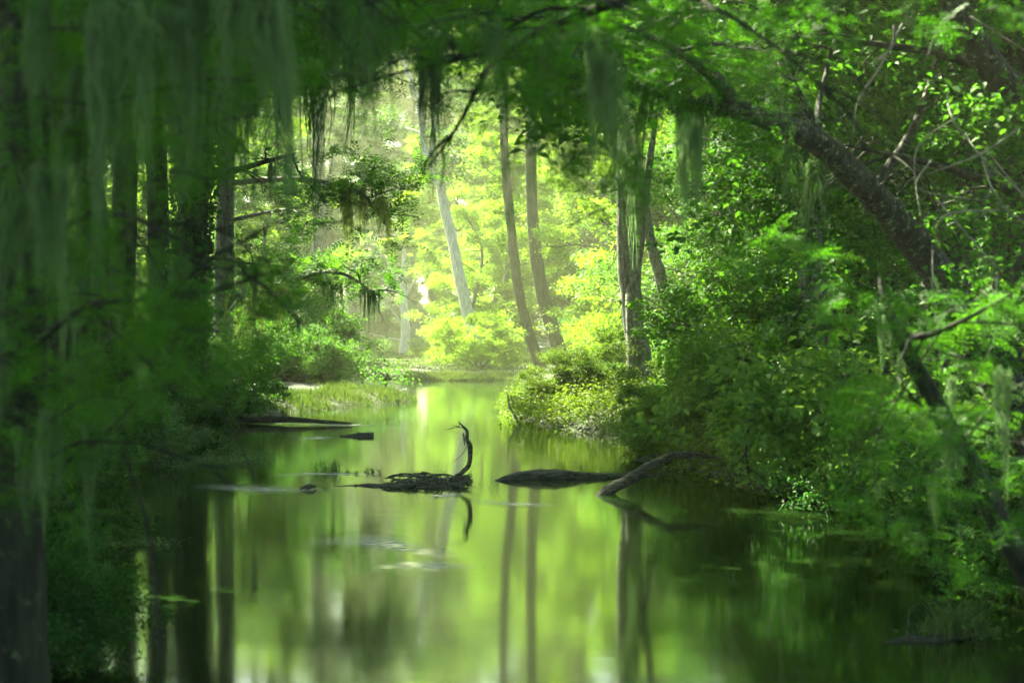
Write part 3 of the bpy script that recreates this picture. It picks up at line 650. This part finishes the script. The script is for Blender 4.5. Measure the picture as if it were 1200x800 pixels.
# ================================================================== tall canopy trees added to shade the near reach (mostly unseen)
for (x, y, k, s, label) in [(-12.5, 30, 0, 1.0, 'added wide-crowned shade tree behind the moss curtains, farther'), (-11, 18, 1, .95, 'added wide-crowned shade tree behind the moss curtains, nearer'),
    (-10.8, 40, 1, 1.15, 'added tall shade tree over the channel bend on the left bank'), (-18, 46, 1, 1.0, 'added wide-crowned shade tree far back on the left bank'), (-8, 6, 0, .95, 'added shade tree beside the viewpoint on the left bank'), (-6.8, 13.5, 1, .9, 'added shade tree just ahead of the viewpoint on the left bank'),
    (7.6, 22, 0, 1.1, 'added wide-crowned shade tree on the right bank, nearer'), (7.8, 33, 1, 1.1, 'added wide-crowned shade tree on the right bank, farther'),
    (9, 8, 1, .95, 'added shade tree beside the viewpoint on the right bank'), (-7, -8, 1, 1, 'added unseen shade tree behind the viewpoint, left bank'), (9, -8, 0, 1, 'added unseen shade tree behind the viewpoint, right bank'), (4.5, -13, 1, 1.15, 'added unseen shade tree farthest behind the viewpoint, right bank'), (-3.5, -15, 0, 1.2, 'added unseen shade tree farthest behind the viewpoint, left bank'),
    (-18, 36, 0, 1.1, 'deepest added shade tree of the left wood'), (-16, 10, 1, 1.1, 'added shade tree deep in the near left wood'), (-20, 24, 1, 1.1, 'added shade tree deep in the middle left wood'), (16, 16, 0, 1.1, 'added shade tree deep in the right wood')]:
    plant('canopy%d' % k, 'added_shade_tree', label, 'tree', x, y, s, group='wide-crowned trees added for shade')

# ================================================================== near left: cypress with moss curtains
rg = np.random.default_rng(60)
root, og, out, P = custom('cypress_tree', 'nearest dark cypress at left edge, thick with moss curtains', 'tree', [at(12, 900, 7.4), at(16, 700, 7.3), at(20, 450, 7.2), at(28, 200, 7.2), at(34, -60, 7.2)], [.2, .15, .13, .12, .11], 'darkbark', 9, seed=60, crown=(10, 4, 9000, .16, 'deep'),
    limbs=[([at(30, 120, 7.2), at(120, 112, 9), at(230, 92, 11), at(345, 100, 12)], .035, 5), ([at(26, 290, 7.2), at(95, 282, 9), at(150, 285, 10.5), at(215, 300, 11.5)], .02, 1), ([at(30, 60, 7.2), at(150, 10, 7), at(280, -30, 6.8), at(420, -60, 6.5)], .05, 10), ([at(28, 300, 7.2), at(110, 250, 6.8), at(190, 270, 6.4), at(250, 320, 6)], .02, 4), ([at(24, 420, 7.2), at(100, 360, 6.8), at(200, 350, 6.5)], .025, 6),
           ([at(20, 560, 7.2), at(90, 520, 7), at(170, 520, 6.8)], .02, 5)])
hang(root, [at(px, np.interp(px, [30, 120, 230, 345], [120, 112, 92, 100]), np.interp(px, [30, 120, 230, 345], [7.2, 9, 11, 12])) - og for px in rg.uniform(60, 340, 17)], rg, .4, 1.0, wide=.6)
hang(root, [at(px, np.interp(px, [26, 95, 150, 215], [290, 282, 285, 300]), np.interp(px, [26, 95, 150, 215], [7.2, 9, 10.5, 11.5])) - og for px in rg.uniform(50, 215, 14)], rg, .35, .9, wide=.7)
mp_ = []
for _ in range(32):
    px = 320 * rg.uniform(0, 1) ** 1.6 - 15; Y = rg.uniform(5, 8.5)
    mp_.append(at(px, rg.uniform(-60, max(20, 330 - px * 2.2)), Y) - og)
hang(root, mp_, rg, .5, 1.05, wide=1.0)
hang(root, [at(px, py, rg.uniform(5.5, 7.5)) - og for px, py in [(20, 500), (60, 480), (95, 430), (130, 470), (40, 540), (5, 430), (110, 520), (160, 400)]], rg, .35, .6)
fp = [(abs(rg.normal(0, 85)), rg.uniform(-20, 480), rg.uniform(5.2, 8.5), rg.uniform(.4, .8)) for _ in range(44)]
fp += [(rg.uniform(100, 400), rg.uniform(-20, 110), rg.uniform(5.5, 8.5), rg.uniform(.4, .7)) for _ in range(22)]
fp += [(rg.normal(205, 30), rg.normal(385, 40), rg.uniform(5.2, 7), rg.uniform(.3, .5)) for _ in range(14)]
fp += [(rg.uniform(80, 330), rg.uniform(60, 400), rg.uniform(5.5, 9), rg.uniform(.25, .5)) for _ in range(34)]
fp += [(rg.uniform(-10, 110), rg.uniform(480, 640), rg.uniform(6, 8), rg.uniform(.3, .55)) for _ in range(12)]
foliage(root, og, fp, M['feather'], rg, .15, .032, 110, .15)
# second tree reaching over the top left
rg = np.random.default_rng(61)
root, og, out, P = custom('cypress_tree', 'dark-limbed tree whose bare horizontal limb crosses at upper left', 'tree', [at(-60, 620, 19), at(-50, 400, 19), at(-40, 200, 19), at(-30, 20, 19)], [.34, .26, .24, .22], 'bark', 14, seed=61, crown=(12, 6, 20000, .22, 'deep'),
    limbs=[([at(-30, 80, 19), at(120, 50, 19), at(260, 30, 18.5), at(340, 32, 18), at(400, 28, 17.5), at(470, 8, 17)], .13, 10), ([at(-30, 160, 19), at(90, 150, 18), at(250, 100, 17), at(380, 80, 16.5)], .08, 12)])
hang(root, [at(px, 30 + rg.uniform(-4, 50), rg.uniform(16, 18.5)) - og for px in rg.uniform(40, 430, 22)], rg, .8, 1.9)
fp = [(px, rg.uniform(-30, np.interp(px, [30, 200, 330, 420, 470], [170, 150, 150, 110, 50])), rg.uniform(13, 18.5), rg.uniform(.6, 1.1)) for px in np.concatenate([rg.uniform(30, 200, 26), rg.uniform(200, 470, 36)])]
foliage(root, og, fp, M['feather'], rg, .26, .07, 130, .24)
# near overhead spray hanging down in the middle
rg = np.random.default_rng(62)
root, og, out, P = custom('cypress_tree', 'near right-hand cypress hanging blurred dark sprays into the view', 'tree', [at(1640, 1100, 6.4), at(1600, 600, 6.4), at(1560, 200, 6.4), at(1500, -100, 6.4)], [.2, .15, .13, .12], 'darkbark', 7, seed=62,
    limbs=[([at(1500, -100, 6.4), at(1150, -70, 6.8), at(850, -30, 7.2), at(650, 30, 7.5), at(560, 90, 7.6)], .05, 8), ([at(1520, -60, 6.4), at(1250, -50, 6.3), at(1050, -20, 6.2)], .015, 3)])
fp = [(rg.normal(640, 50), rg.normal(120, 45), rg.uniform(6.5, 8.5), rg.uniform(.3, .6)) for _ in range(26)]
fp += [(rg.normal(700, 40), rg.normal(190, 40), rg.uniform(7.5, 9), rg.uniform(.3, .5)) for _ in range(14)]
fp += [(rg.uniform(380, 1200), rg.uniform(-60, 45), rg.uniform(6, 9), rg.uniform(.4, .7)) for _ in range(34)]
foliage(root, og, fp, M['feather'], rg, .14, .034, 100, .14)
hang(root, [at(px, py, rg.uniform(6.5, 8.5)) - og for px, py in [(700, 40), (712, 60), (706, 80), (690, 30), (580, 20), (806, 140), (640, 30), (430, -20), (450, 0), (400, 0)]], rg, .4, .75)

# ================================================================== near left water-edge plants
for (px, Y, kind, s, mat, label) in [
    (40, 11.5, 'shrub1', .42, 'deep', 'low fern-like bush in the near left corner of the water'),
    (-30, 10.2, 'shrub3', .45, 'deep', 'dark low bush cut by the lower left corner'),
    (66, 14.2, 'shrub2', .25, 'pale', 'small silvery-leaved sprig standing by left water edge'),
    (10, 16.5, 'shrub0', .6, 'deep', 'dark bush behind the small silvery sprig')]:
    plant(kind, 'shrub', label, 'shrub', px2x(px, Y), Y, s, mat, 'near left water-edge bushes')

# ================================================================== grasses and ground cover (uncountable)
def blades(name, label, cat, X, Yv, Z, h, wd, mat, seed, lean=.25):
    rg = np.random.default_rng(seed); n = len(X); P = np.stack([X, Yv, Z], 1); a = rg.uniform(0, 6.28, n)
    s = np.stack([np.cos(a), np.sin(a), 0 * a], 1) * wd; H = (h * rg.uniform(.4, 1.3, n) * (1 + .75 * vnoise(X, Yv, 1.6, 4) + .3 * vnoise(X, Yv, 5, 8)).clip(.2, 2.2))[:, None]
    l = rg.normal(0, lean, (n, 3)) * H * [1, 1, 0]
    V = np.stack([P - s, P + s, P + s * .7 + l * .4 + [0, 0, .6] * H, P - s * .7 + l * .4 + [0, 0, .6] * H, P + l + [0, 0, 1.] * H, P + l * 1.02 + [0, 0, 1.] * H], 1).reshape(-1, 3)
    b = np.arange(n)[:, None] * 6; mb = MB(); mb.add(V, np.vstack([b + [0, 1, 2, 3], b + [3, 2, 5, 4]]))
    return tag(link(name, mb.mesh(name, M[mat])), label, cat, kind='stuff')
rg = np.random.default_rng(70)
n = 130000; Y = rg.uniform(42, 64, n); X = rg.uniform(-16, -2.5, n); z = ground(X, Y); k_ = (z > -.06) & (z < .45)
blades('marsh_grass', 'short grey-green marsh grass covering the left spit', 'grass', X[k_], Y[k_], np.maximum(z[k_], 0) - .02, .17, .012, 'grass', 71)
n = 60000; Y = rg.uniform(64, 130, n); X = rg.uniform(-26, 6, n) ; z = ground(X, Y); k_ = (z > -.02) & (vnoise(X, Y, .35, 9) > -.35)
blades('meadow_grass', 'pale sunlit marsh grass beyond the channel end', 'grass', X[k_], Y[k_], np.maximum(z[k_], 0) - .02, .13, .03, 'grass', 72)
n = 26000; a = rg.uniform(0, 6.28, n); r2 = np.sqrt(rg.uniform(0, 1, n)); X = -2.3 + np.cos(a) * r2 * 2.7; Y = 67.5 + np.sin(a) * r2 * 1.8
blades('islet_grass', 'bright green grass of the low islet at the channel end', 'grass', X, Y, np.maximum(ground(X, Y), 0) - .02, .24, .014, 'grass', 73)
n = 30000; Y = rg.uniform(140, 185, n); X = rg.uniform(-45, 0, n); z = ground(X, Y); k_ = z > 0
blades('reed_bed', 'far reeds lining the strip of bright water', 'reeds', X[k_], Y[k_], z[k_], .7, .05, 'pale', 74)
# undergrowth on both banks
for side, nm, lab in ((-1, 'undergrowth', 'tangled low undergrowth along the left bank'), (1, 'undergrowth', 'tangled low undergrowth along the right bank')):
    n = 5200; Y = rg.uniform(9, 64, n)
    off = rg.exponential(2.2, n) - .15
    X = np.interp(Y, YL, XL) - off if side < 0 else np.interp(Y, YR, XR) + off
    if side < 0: k_ = ((Y < 41) & (Y > 22)) | (X < -10); X, Y = X[k_], Y[k_]
    if side > 0: X, Y = X[Y < 46], Y[Y < 46]
    P = np.stack([X, Y, np.maximum(ground(X, Y), 0) + rg.uniform(0, .5, len(X))], 1)
    P = (P[:, None] + rg.normal(0, 1, (len(P), 22, 3)) * [.22, .22, .14]).reshape(-1, 3); P[:, 2] = np.maximum(P[:, 2], .01)
    lf = MB(); leaves(lf, P, .09, rg, .45, .45, .2)
    tag(link(nm, lf.mesh(nm, M['olive' if side > 0 else 'broad'], False)), lab, 'undergrowth', kind='stuff')
n = 1500; Y = rg.uniform(17, 22, n); X = np.interp(Y, YR, XR) + rg.uniform(-.25, .5, n)
blades('bank_grass', 'long dark grass drooping over the shaded right shore', 'grass', X, Y, np.maximum(ground(X, Y), 0) + .1, .5, .008, 'deep', 75, .6)

# ================================================================== logs and driftwood
def log(name, label, pts, rad, mat, seed, sides=14, knots=5, cat='log', twig=0):
    rg = np.random.default_rng(seed); org = np.array([pts[0][0], pts[0][1], 0]); root = thing(name, label, cat, org)
    mb = MB(); P = smooth_path([np.asarray(p) - org for p in pts], 12 * len(pts)); P = P + np.cumsum(rg.normal(0, rad[len(rad) // 2] * .03, P.shape), 0) * np.sin(np.linspace(0, math.pi, len(P)))[:, None]; tube(mb, P, rad, sides, rg, .13)
    for _ in range(knots):
        q = P[rg.integers(len(P) // 5, len(P) * 4 // 5)]; d = nrm(rg.normal(0, 1, 3) + [0, 0, .8]); r0 = rad[len(rad) // 2]
        tube(mb, [q, q + d * r0 * .9, q + d * r0 * rg.uniform(1.1, 1.5)], [r0 * .35, r0 * .25, r0 * .15], 7, rg, .2)
    link('trunk', mb.mesh('trunk', M[mat]), root)
    if twig:
        for _ in range(twig):
            tb = MB(); q = P[rg.integers(2, len(P) - 1)]; limb(tb, q, rg.normal(0, 1, 3) * [1, 1, .4] + [0, 0, .3], rg.uniform(.2, .6), .007, rg, .3, 3, 1, [], 4)
            link('twig', tb.mesh('twig', M['driftwood']), root)
    return root, org, P
def wat(px, py, z=0.0):
    Y = (CAMH - z) * FPX / (py - HY); return np.array([px2x(px, Y), Y, z])
Y0 = 22.6
log('arched_log', 'arched bare log dipping into the water in front of bushes', [at(694, 592, 22.2), at(708, 578, 22.4), at(736, 562, 22.5), at(762, 546, 22.6), at(786, 535, 22.7), at(812, 533, 22.9), at(832, 535, 23.1), at(850, 539, 23.5)], [.08, .085, .08, .068, .055, .045, .03, .01], 'driftwood', 81, twig=4)
rt, og, P = log('sunken_log', 'fat dark half-sunk log between debris raft and arched log', [at(578, 566, 24.3), at(600, 560, 24.5), at(630, 558, 24.6), at(662, 557, 24.6), at(690, 558, 24.7), at(735, 558, 24.9), at(790, 557, 25.4)], [.03, .075, .10, .09, .06, .04, .025], 'driftwood', 82, twig=3)
log('floating_log', 'low crumbly log at left end of the debris raft', [at(388, 572, 23.5), at(420, 571, 23.6), at(450, 571, 23.5), at(480, 572, 23.4)], [.03, .055, .06, .03], 'wetwood', 83, knots=14)
# debris raft
rg = np.random.default_rng(84); og = wat(510, 566); root = thing('debris_raft', 'raft of tangled sticks caught at the upright curved branch', 'driftwood', og)
tb = MB()
for _ in range(150):
    c = at(rg.uniform(462, 552), rg.uniform(558, 572), 0) * 0; px = rg.uniform(460, 552); Y = rg.uniform(23.2, 24.6)
    c = np.array([px2x(px, Y), Y, rg.uniform(-.02, .13) * (1 - abs(px - 520) / 80)]) - og
    a = rg.normal(0, .8); d = np.array([math.cos(a), math.sin(a) * .7, rg.normal(0, .22)]); l = rg.uniform(.05, .26) * (1 - .5 * max(0, px - 520) / 32)
    tube(tb, smooth_path([c - d * l, c + rg.normal(0, .03, 3), c + d * l], 7), [.008, rg.uniform(.008, .024), .004], 6, rg, .15)
link('sticks', tb.mesh('sticks', M['driftwood']), root)
tb = MB()
for _ in range(46):
    px = rg.uniform(440, 585); Y = rg.uniform(23, 24.5); c = np.array([px2x(px, Y), Y, 0.]) - og; d = nrm(np.array([rg.normal(0, .5), rg.normal(0, .3), 1])); l = rg.uniform(.1, .38)
    tube(tb, smooth_path([c, c + d * l * .6, c + d * l + rg.normal(0, .05, 3)], 6), [.004, .003, .0015], 4)
link('stalks', tb.mesh('stalks', M['twig']), root)
rg = np.random.default_rng(85)
root, og, P = log('curved_branch', 'bare curved branch standing upright out of the debris raft', [at(526, 564, 23.8), at(540, 554, 23.8), at(548, 547, 23.8), at(551, 536, 23.8), at(550, 522, 23.8), at(547, 514, 23.8), at(547, 505, 23.8), at(537, 494, 23.8)], [.024, .03, .036, .034, .04, .028, .026, .005], 'driftwood', 85, knots=3, twig=1)
tb = MB(); tube(tb, smooth_path([at(549, 520, 23.8) - og, at(540, 534, 23.6) - og, at(522, 546, 23.5) - og], 9), [.006, .005, .002], 4)
tube(tb, smooth_path([at(543, 508, 23.8) - og, at(544, 516, 23.7) - og, at(545, 522, 23.7) - og], 7), [.015, .02, .006], 6, rg, .2)
link('twigs', tb.mesh('twigs', M['driftwood']), root)
log('stump', 'tiny dark snag just left of the low crumbly log', [wat(351, 576, -.03), at(356, 573, 23.1), at(364, 570, 23.1), at(370, 570, 23.2)], [.02, .045, .04, .015], 'wetwood', 86, knots=6, cat='snag')
log('short_log', 'short cut log floating alone in the left channel', [at(398, 511, 33.8), at(410, 512, 33.8), at(424, 510.5, 33.8), at(437, 511, 33.8)], [.03, .07, .085, .09], 'driftwood', 87, knots=2)
root, og, P = log('bank_log', 'long dark log lying half in water off the left bank', [at(225, 486, 39), at(262, 488, 38.5), at(300, 491, 38), at(345, 493, 37.7), at(412, 496, 37.4)], [.14, .15, .11, .07, .02], 'wetwood', 88, knots=3)
tb = MB(); tube(tb, smooth_path([at(290, 490, 38) - og, at(268, 476, 38) - og, at(252, 462, 38) - og], 9), [.05, .04, .015], 7, rg, .1)
link('branch', tb.mesh('branch', M['wetwood']), root)
log('snag', 'thin broken snag poking from water by channel bend bushes', [at(556, 492, 40), at(566, 494, 40), at(576, 497, 40), at(590, 499, 40.5)], [.015, .03, .03, .02], 'wetwood', 89, knots=2, cat='snag')
log('shore_branch', 'pale thin branch sloping into water below the channel bend bushes', [at(610, 500, 37.5), at(604, 488, 37.8), at(597, 476, 38.2), at(595, 462, 38.6)], [.02, .03, .03, .015], 'driftwood', 90, knots=1, cat='branch')
# mossy log with grass tuft, lower right
rg = np.random.default_rng(91)
root, og, P = log('mossy_log', 'dark mossy log with a grass tuft, low right in the water', [at(1038, 757, 12.0), at(1060, 757, 12.1), at(1090, 758, 12.1), at(1125, 758, 12.2), at(1160, 762, 12.3)], [.04, .075, .085, .075, .04], 'bark', 91, knots=9, twig=9)
n = 420; X = rg.normal(0, .17, n) + px2x(1125, 12.2) - og[0]; Y = rg.normal(0, .09, n) + 12.2 - og[1]
H = rg.uniform(.08, .34, n)[:, None] * np.exp(-((X - (px2x(1118, 12.2) - og[0])) / .3) ** 2)[:, None]; a = rg.uniform(0, 6.28, n); s = np.stack([np.cos(a), np.sin(a), 0 * a], 1) * .0045
l = rg.normal(0, .45, (n, 3)) * H * [1, 1, 0]; Pp = np.stack([X, Y, 0 * X + .02], 1)
V = np.stack([Pp - s, Pp + s, Pp + s + l * .4 + [0, 0, .6] * H, Pp - s + l * .4 + [0, 0, .6] * H, Pp + l + [0, 0, 1.] * H, Pp + l * 1.02 + [0, 0, 1.] * H], 1).reshape(-1, 3)
b = np.arange(n)[:, None] * 6; mb = MB(); mb.add(V, np.vstack([b + [0, 1, 2, 3], b + [3, 2, 5, 4]])); link('grass', mb.mesh('grass', M['grass']), root)
lf = MB(); leaves(lf, np.array([X[:90], Y[:90], .1 + 0 * X[:90]]).T + rg.normal(0, .07, (90, 3)), .05, rg, .4, .5, .1); link('leaves', lf.mesh('leaves', M['sage'], False), root)

# water weeds
def weed(px, py, w_, d_, n, size, mat, label, h=.1):
    c = wat(px, py); rg = np.random.default_rng(int(px * 7 + py)); P = c + rg.normal(0, 1, (n, 3)) * [w_, d_, h * .5]; P[:, 2] = np.abs(P[:, 2] - c[2]) + .005
    lf = MB(); leaves(lf, P - [c[0], c[1], 0], size, rg, .5, .45, 0)
    tag(link('water_weed', lf.mesh('water_weed', M[mat], False), loc=(c[0], c[1], 0)), label, 'water plant', 'floating weed patches', kind='stuff')
weed(272, 541, .32, .5, 900, .05, 'pale', 'pale floating weed patch below the left bank log', .14)
weed(222, 545, .2, .5, 500, .05, 'pale', 'weed patch against the left water-edge shrub', .14)
weed(155, 638, .24, .14, 600, .04, 'pale', 'silvery floating leaves on the near left water', .07)
weed(125, 634, .14, .1, 160, .035, 'pale', 'few scattered floating leaves by the near left bank', .05)
weed(700, 558, .25, .2, 260, .04, 'mid', 'small leafy weed at the fat half-sunk log', .1)
rg = np.random.default_rng(95)
root_ = None
for (px, py, label, n, wd) in [(372, 553, 'sprouting waterweed stalks nearest the left of the raft', 10, .1), (390, 554, 'tallest sprouting stalks above the low crumbly log', 12, .06), (424, 554, 'low dotted sprouts above the debris raft', 14, .15)]:
    c = wat(px, py); root = thing('water_sprouts', label, 'water plant', c, group='sprouting waterweed'); tb = MB(); lf = MB()
    for _ in range(n):
        q = np.array([rg.normal(0, wd), rg.normal(0, .1), 0]); h = rg.uniform(.05, .26) * (1 if px < 400 else .4)
        tube(tb, [q, q + [rg.normal(0, .02), 0, h * .5], q + [rg.normal(0, .03), 0, h]], [.005, .004, .002], 4)
        leaves(lf, q + np.array([0, 0, 1.]) * rg.uniform(0, h, (8, 1)) + rg.normal(0, .012, (8, 3)), .04, rg, .3, .4, -.2)
    link('stems', tb.mesh('stems', M['mid']), root); link('foliage', lf.mesh('leaves', M['mid'], False), root)

# sky glints on the moving ripples, painted as pale matte streaks
m, t, out = newmat('glint'); N = t.nodes.new; L = t.links.new
tc = N('ShaderNodeTexCoord'); mp = N('ShaderNodeMapping'); mp.inputs['Scale'].default_value = (1.2, 6, 1); L(tc.outputs['Object'], mp.inputs[0])
nz = N('ShaderNodeTexNoise'); nz.inputs['Scale'].default_value = 1.3; nz.inputs['Detail'].default_value = 4; L(mp.outputs[0], nz.inputs['Vector'])
at_ = N('ShaderNodeAttribute'); at_.attribute_name = 'edge'
mu = N('ShaderNodeMath'); mu.operation = 'MULTIPLY'; L(nz.outputs[0], mu.inputs[0]); L(at_.outputs['Fac'], mu.inputs[1])
mr = N('ShaderNodeMapRange'); L(mu.outputs[0], mr.inputs[0]); mr.inputs[1].default_value = .10; mr.inputs[2].default_value = 1.2; mr.inputs[4].default_value = .5; mr.interpolation_type = 'SMOOTHSTEP'
df = N('ShaderNodeBsdfDiffuse'); df.inputs[0].default_value = (.8, .82, .72, 1); tr = N('ShaderNodeBsdfTransparent')
mx = N('ShaderNodeMixShader'); L(mr.outputs[0], mx.inputs[0]); L(tr.outputs[0], mx.inputs[1]); L(df.outputs[0], mx.inputs[2]); L(mx.outputs[0], out.inputs[0])
M['glint'] = m
def glint(pts, half, label, seed):
    rg = np.random.default_rng(seed); P = smooth_path([wat(a, b, .004) for a, b in pts], 40); c = P[20].copy(); c[2] = 0
    K = 9; v = np.linspace(-1, 1, K); tt = np.linspace(0, 1, 40); hw = half * 1.7 * np.sin(math.pi * tt ** .8) ** .7
    V = (P - c)[:, None, :] + np.array([0, 1, 0]) * (hw[:, None] * v[None])[..., None]
    half = half; ed = np.sin(math.pi * tt)[:, None] * (1 - v[None] ** 2) ** 2 * 1.5
    i = (np.arange(39)[:, None] * K + np.arange(K - 1)[None]).ravel(); mb = MB(); mb.add(V.reshape(-1, 3), np.stack([i, i + K, i + K + 1, i + 1], 1))
    me = mb.mesh('glint_streak', M['glint']); at2 = me.attributes.new('edge', 'FLOAT', 'POINT'); at2.data.foreach_set('value', ed.ravel().astype(np.float32))
    tag(link('glint_streak', me, loc=c), label, 'glint', 'foam streaks on the water')
glint([(340, 637), (400, 633), (450, 636), (500, 646), (540, 652)], .55, 'broad white foam swirl in the middle of the near water', 1)
glint([(430, 665), (480, 662), (520, 663), (570, 664)], .35, 'second white foam swirl just below the broad one', 2)
glint([(212, 570), (260, 570), (300, 573), (350, 574), (400, 574)], .5, 'foam line trailing left from the small dark snag', 3)
glint([(300, 558), (360, 555), (420, 555), (452, 557)], .35, 'thin foam line through the sprouting waterweed', 4)
glint([(340, 514), (370, 513), (400, 512)], .6, 'foam streak trailing from the short cut log', 5)
glint([(270, 496), (350, 497), (420, 498), (490, 497)], .5, 'thin foam line along the long dark log', 6)
glint([(60, 571), (90, 571), (125, 572)], .3, 'short foam dash near the left bank', 7)
glint([(545, 586), (600, 590), (660, 592)], .3, 'faint foam trail below the fat half-sunk log', 8)
glint([(490, 583), (520, 580), (560, 579)], .3, 'faint foam wisp under the upright curved branch', 9)
glint([(700, 500), (740, 502), (775, 500)], .4, 'thin foam line by the channel bend bushes', 10)

# ================================================================== haze
mb = MB(); x0, x1, y0, y1, z0, z1 = -260, 260, -55, 590, -2.2, 62
V = [[x, y, z] for z in (z0, z1) for y in (y0, y1) for x in (x0, x1)]
mb.add(V, [[0, 2, 3, 1], [4, 5, 7, 6], [0, 1, 5, 4], [2, 6, 7, 3], [0, 4, 6, 2], [1, 3, 7, 5]])
m, t, out = newmat('haze'); pv = t.nodes.new('ShaderNodeVolumePrincipled'); pv.inputs['Color'].default_value = (.88, 1, .55, 1)
pv.inputs['Density'].default_value = .0009; pv.inputs['Anisotropy'].default_value = .3
t.links.new(pv.outputs[0], out.inputs['Volume'])
HAZE = True
if HAZE:
    o = link('haze', mb.mesh('haze', m, False)); tag(o, 'thin pale green air over the swamp', 'haze', kind='stuff')
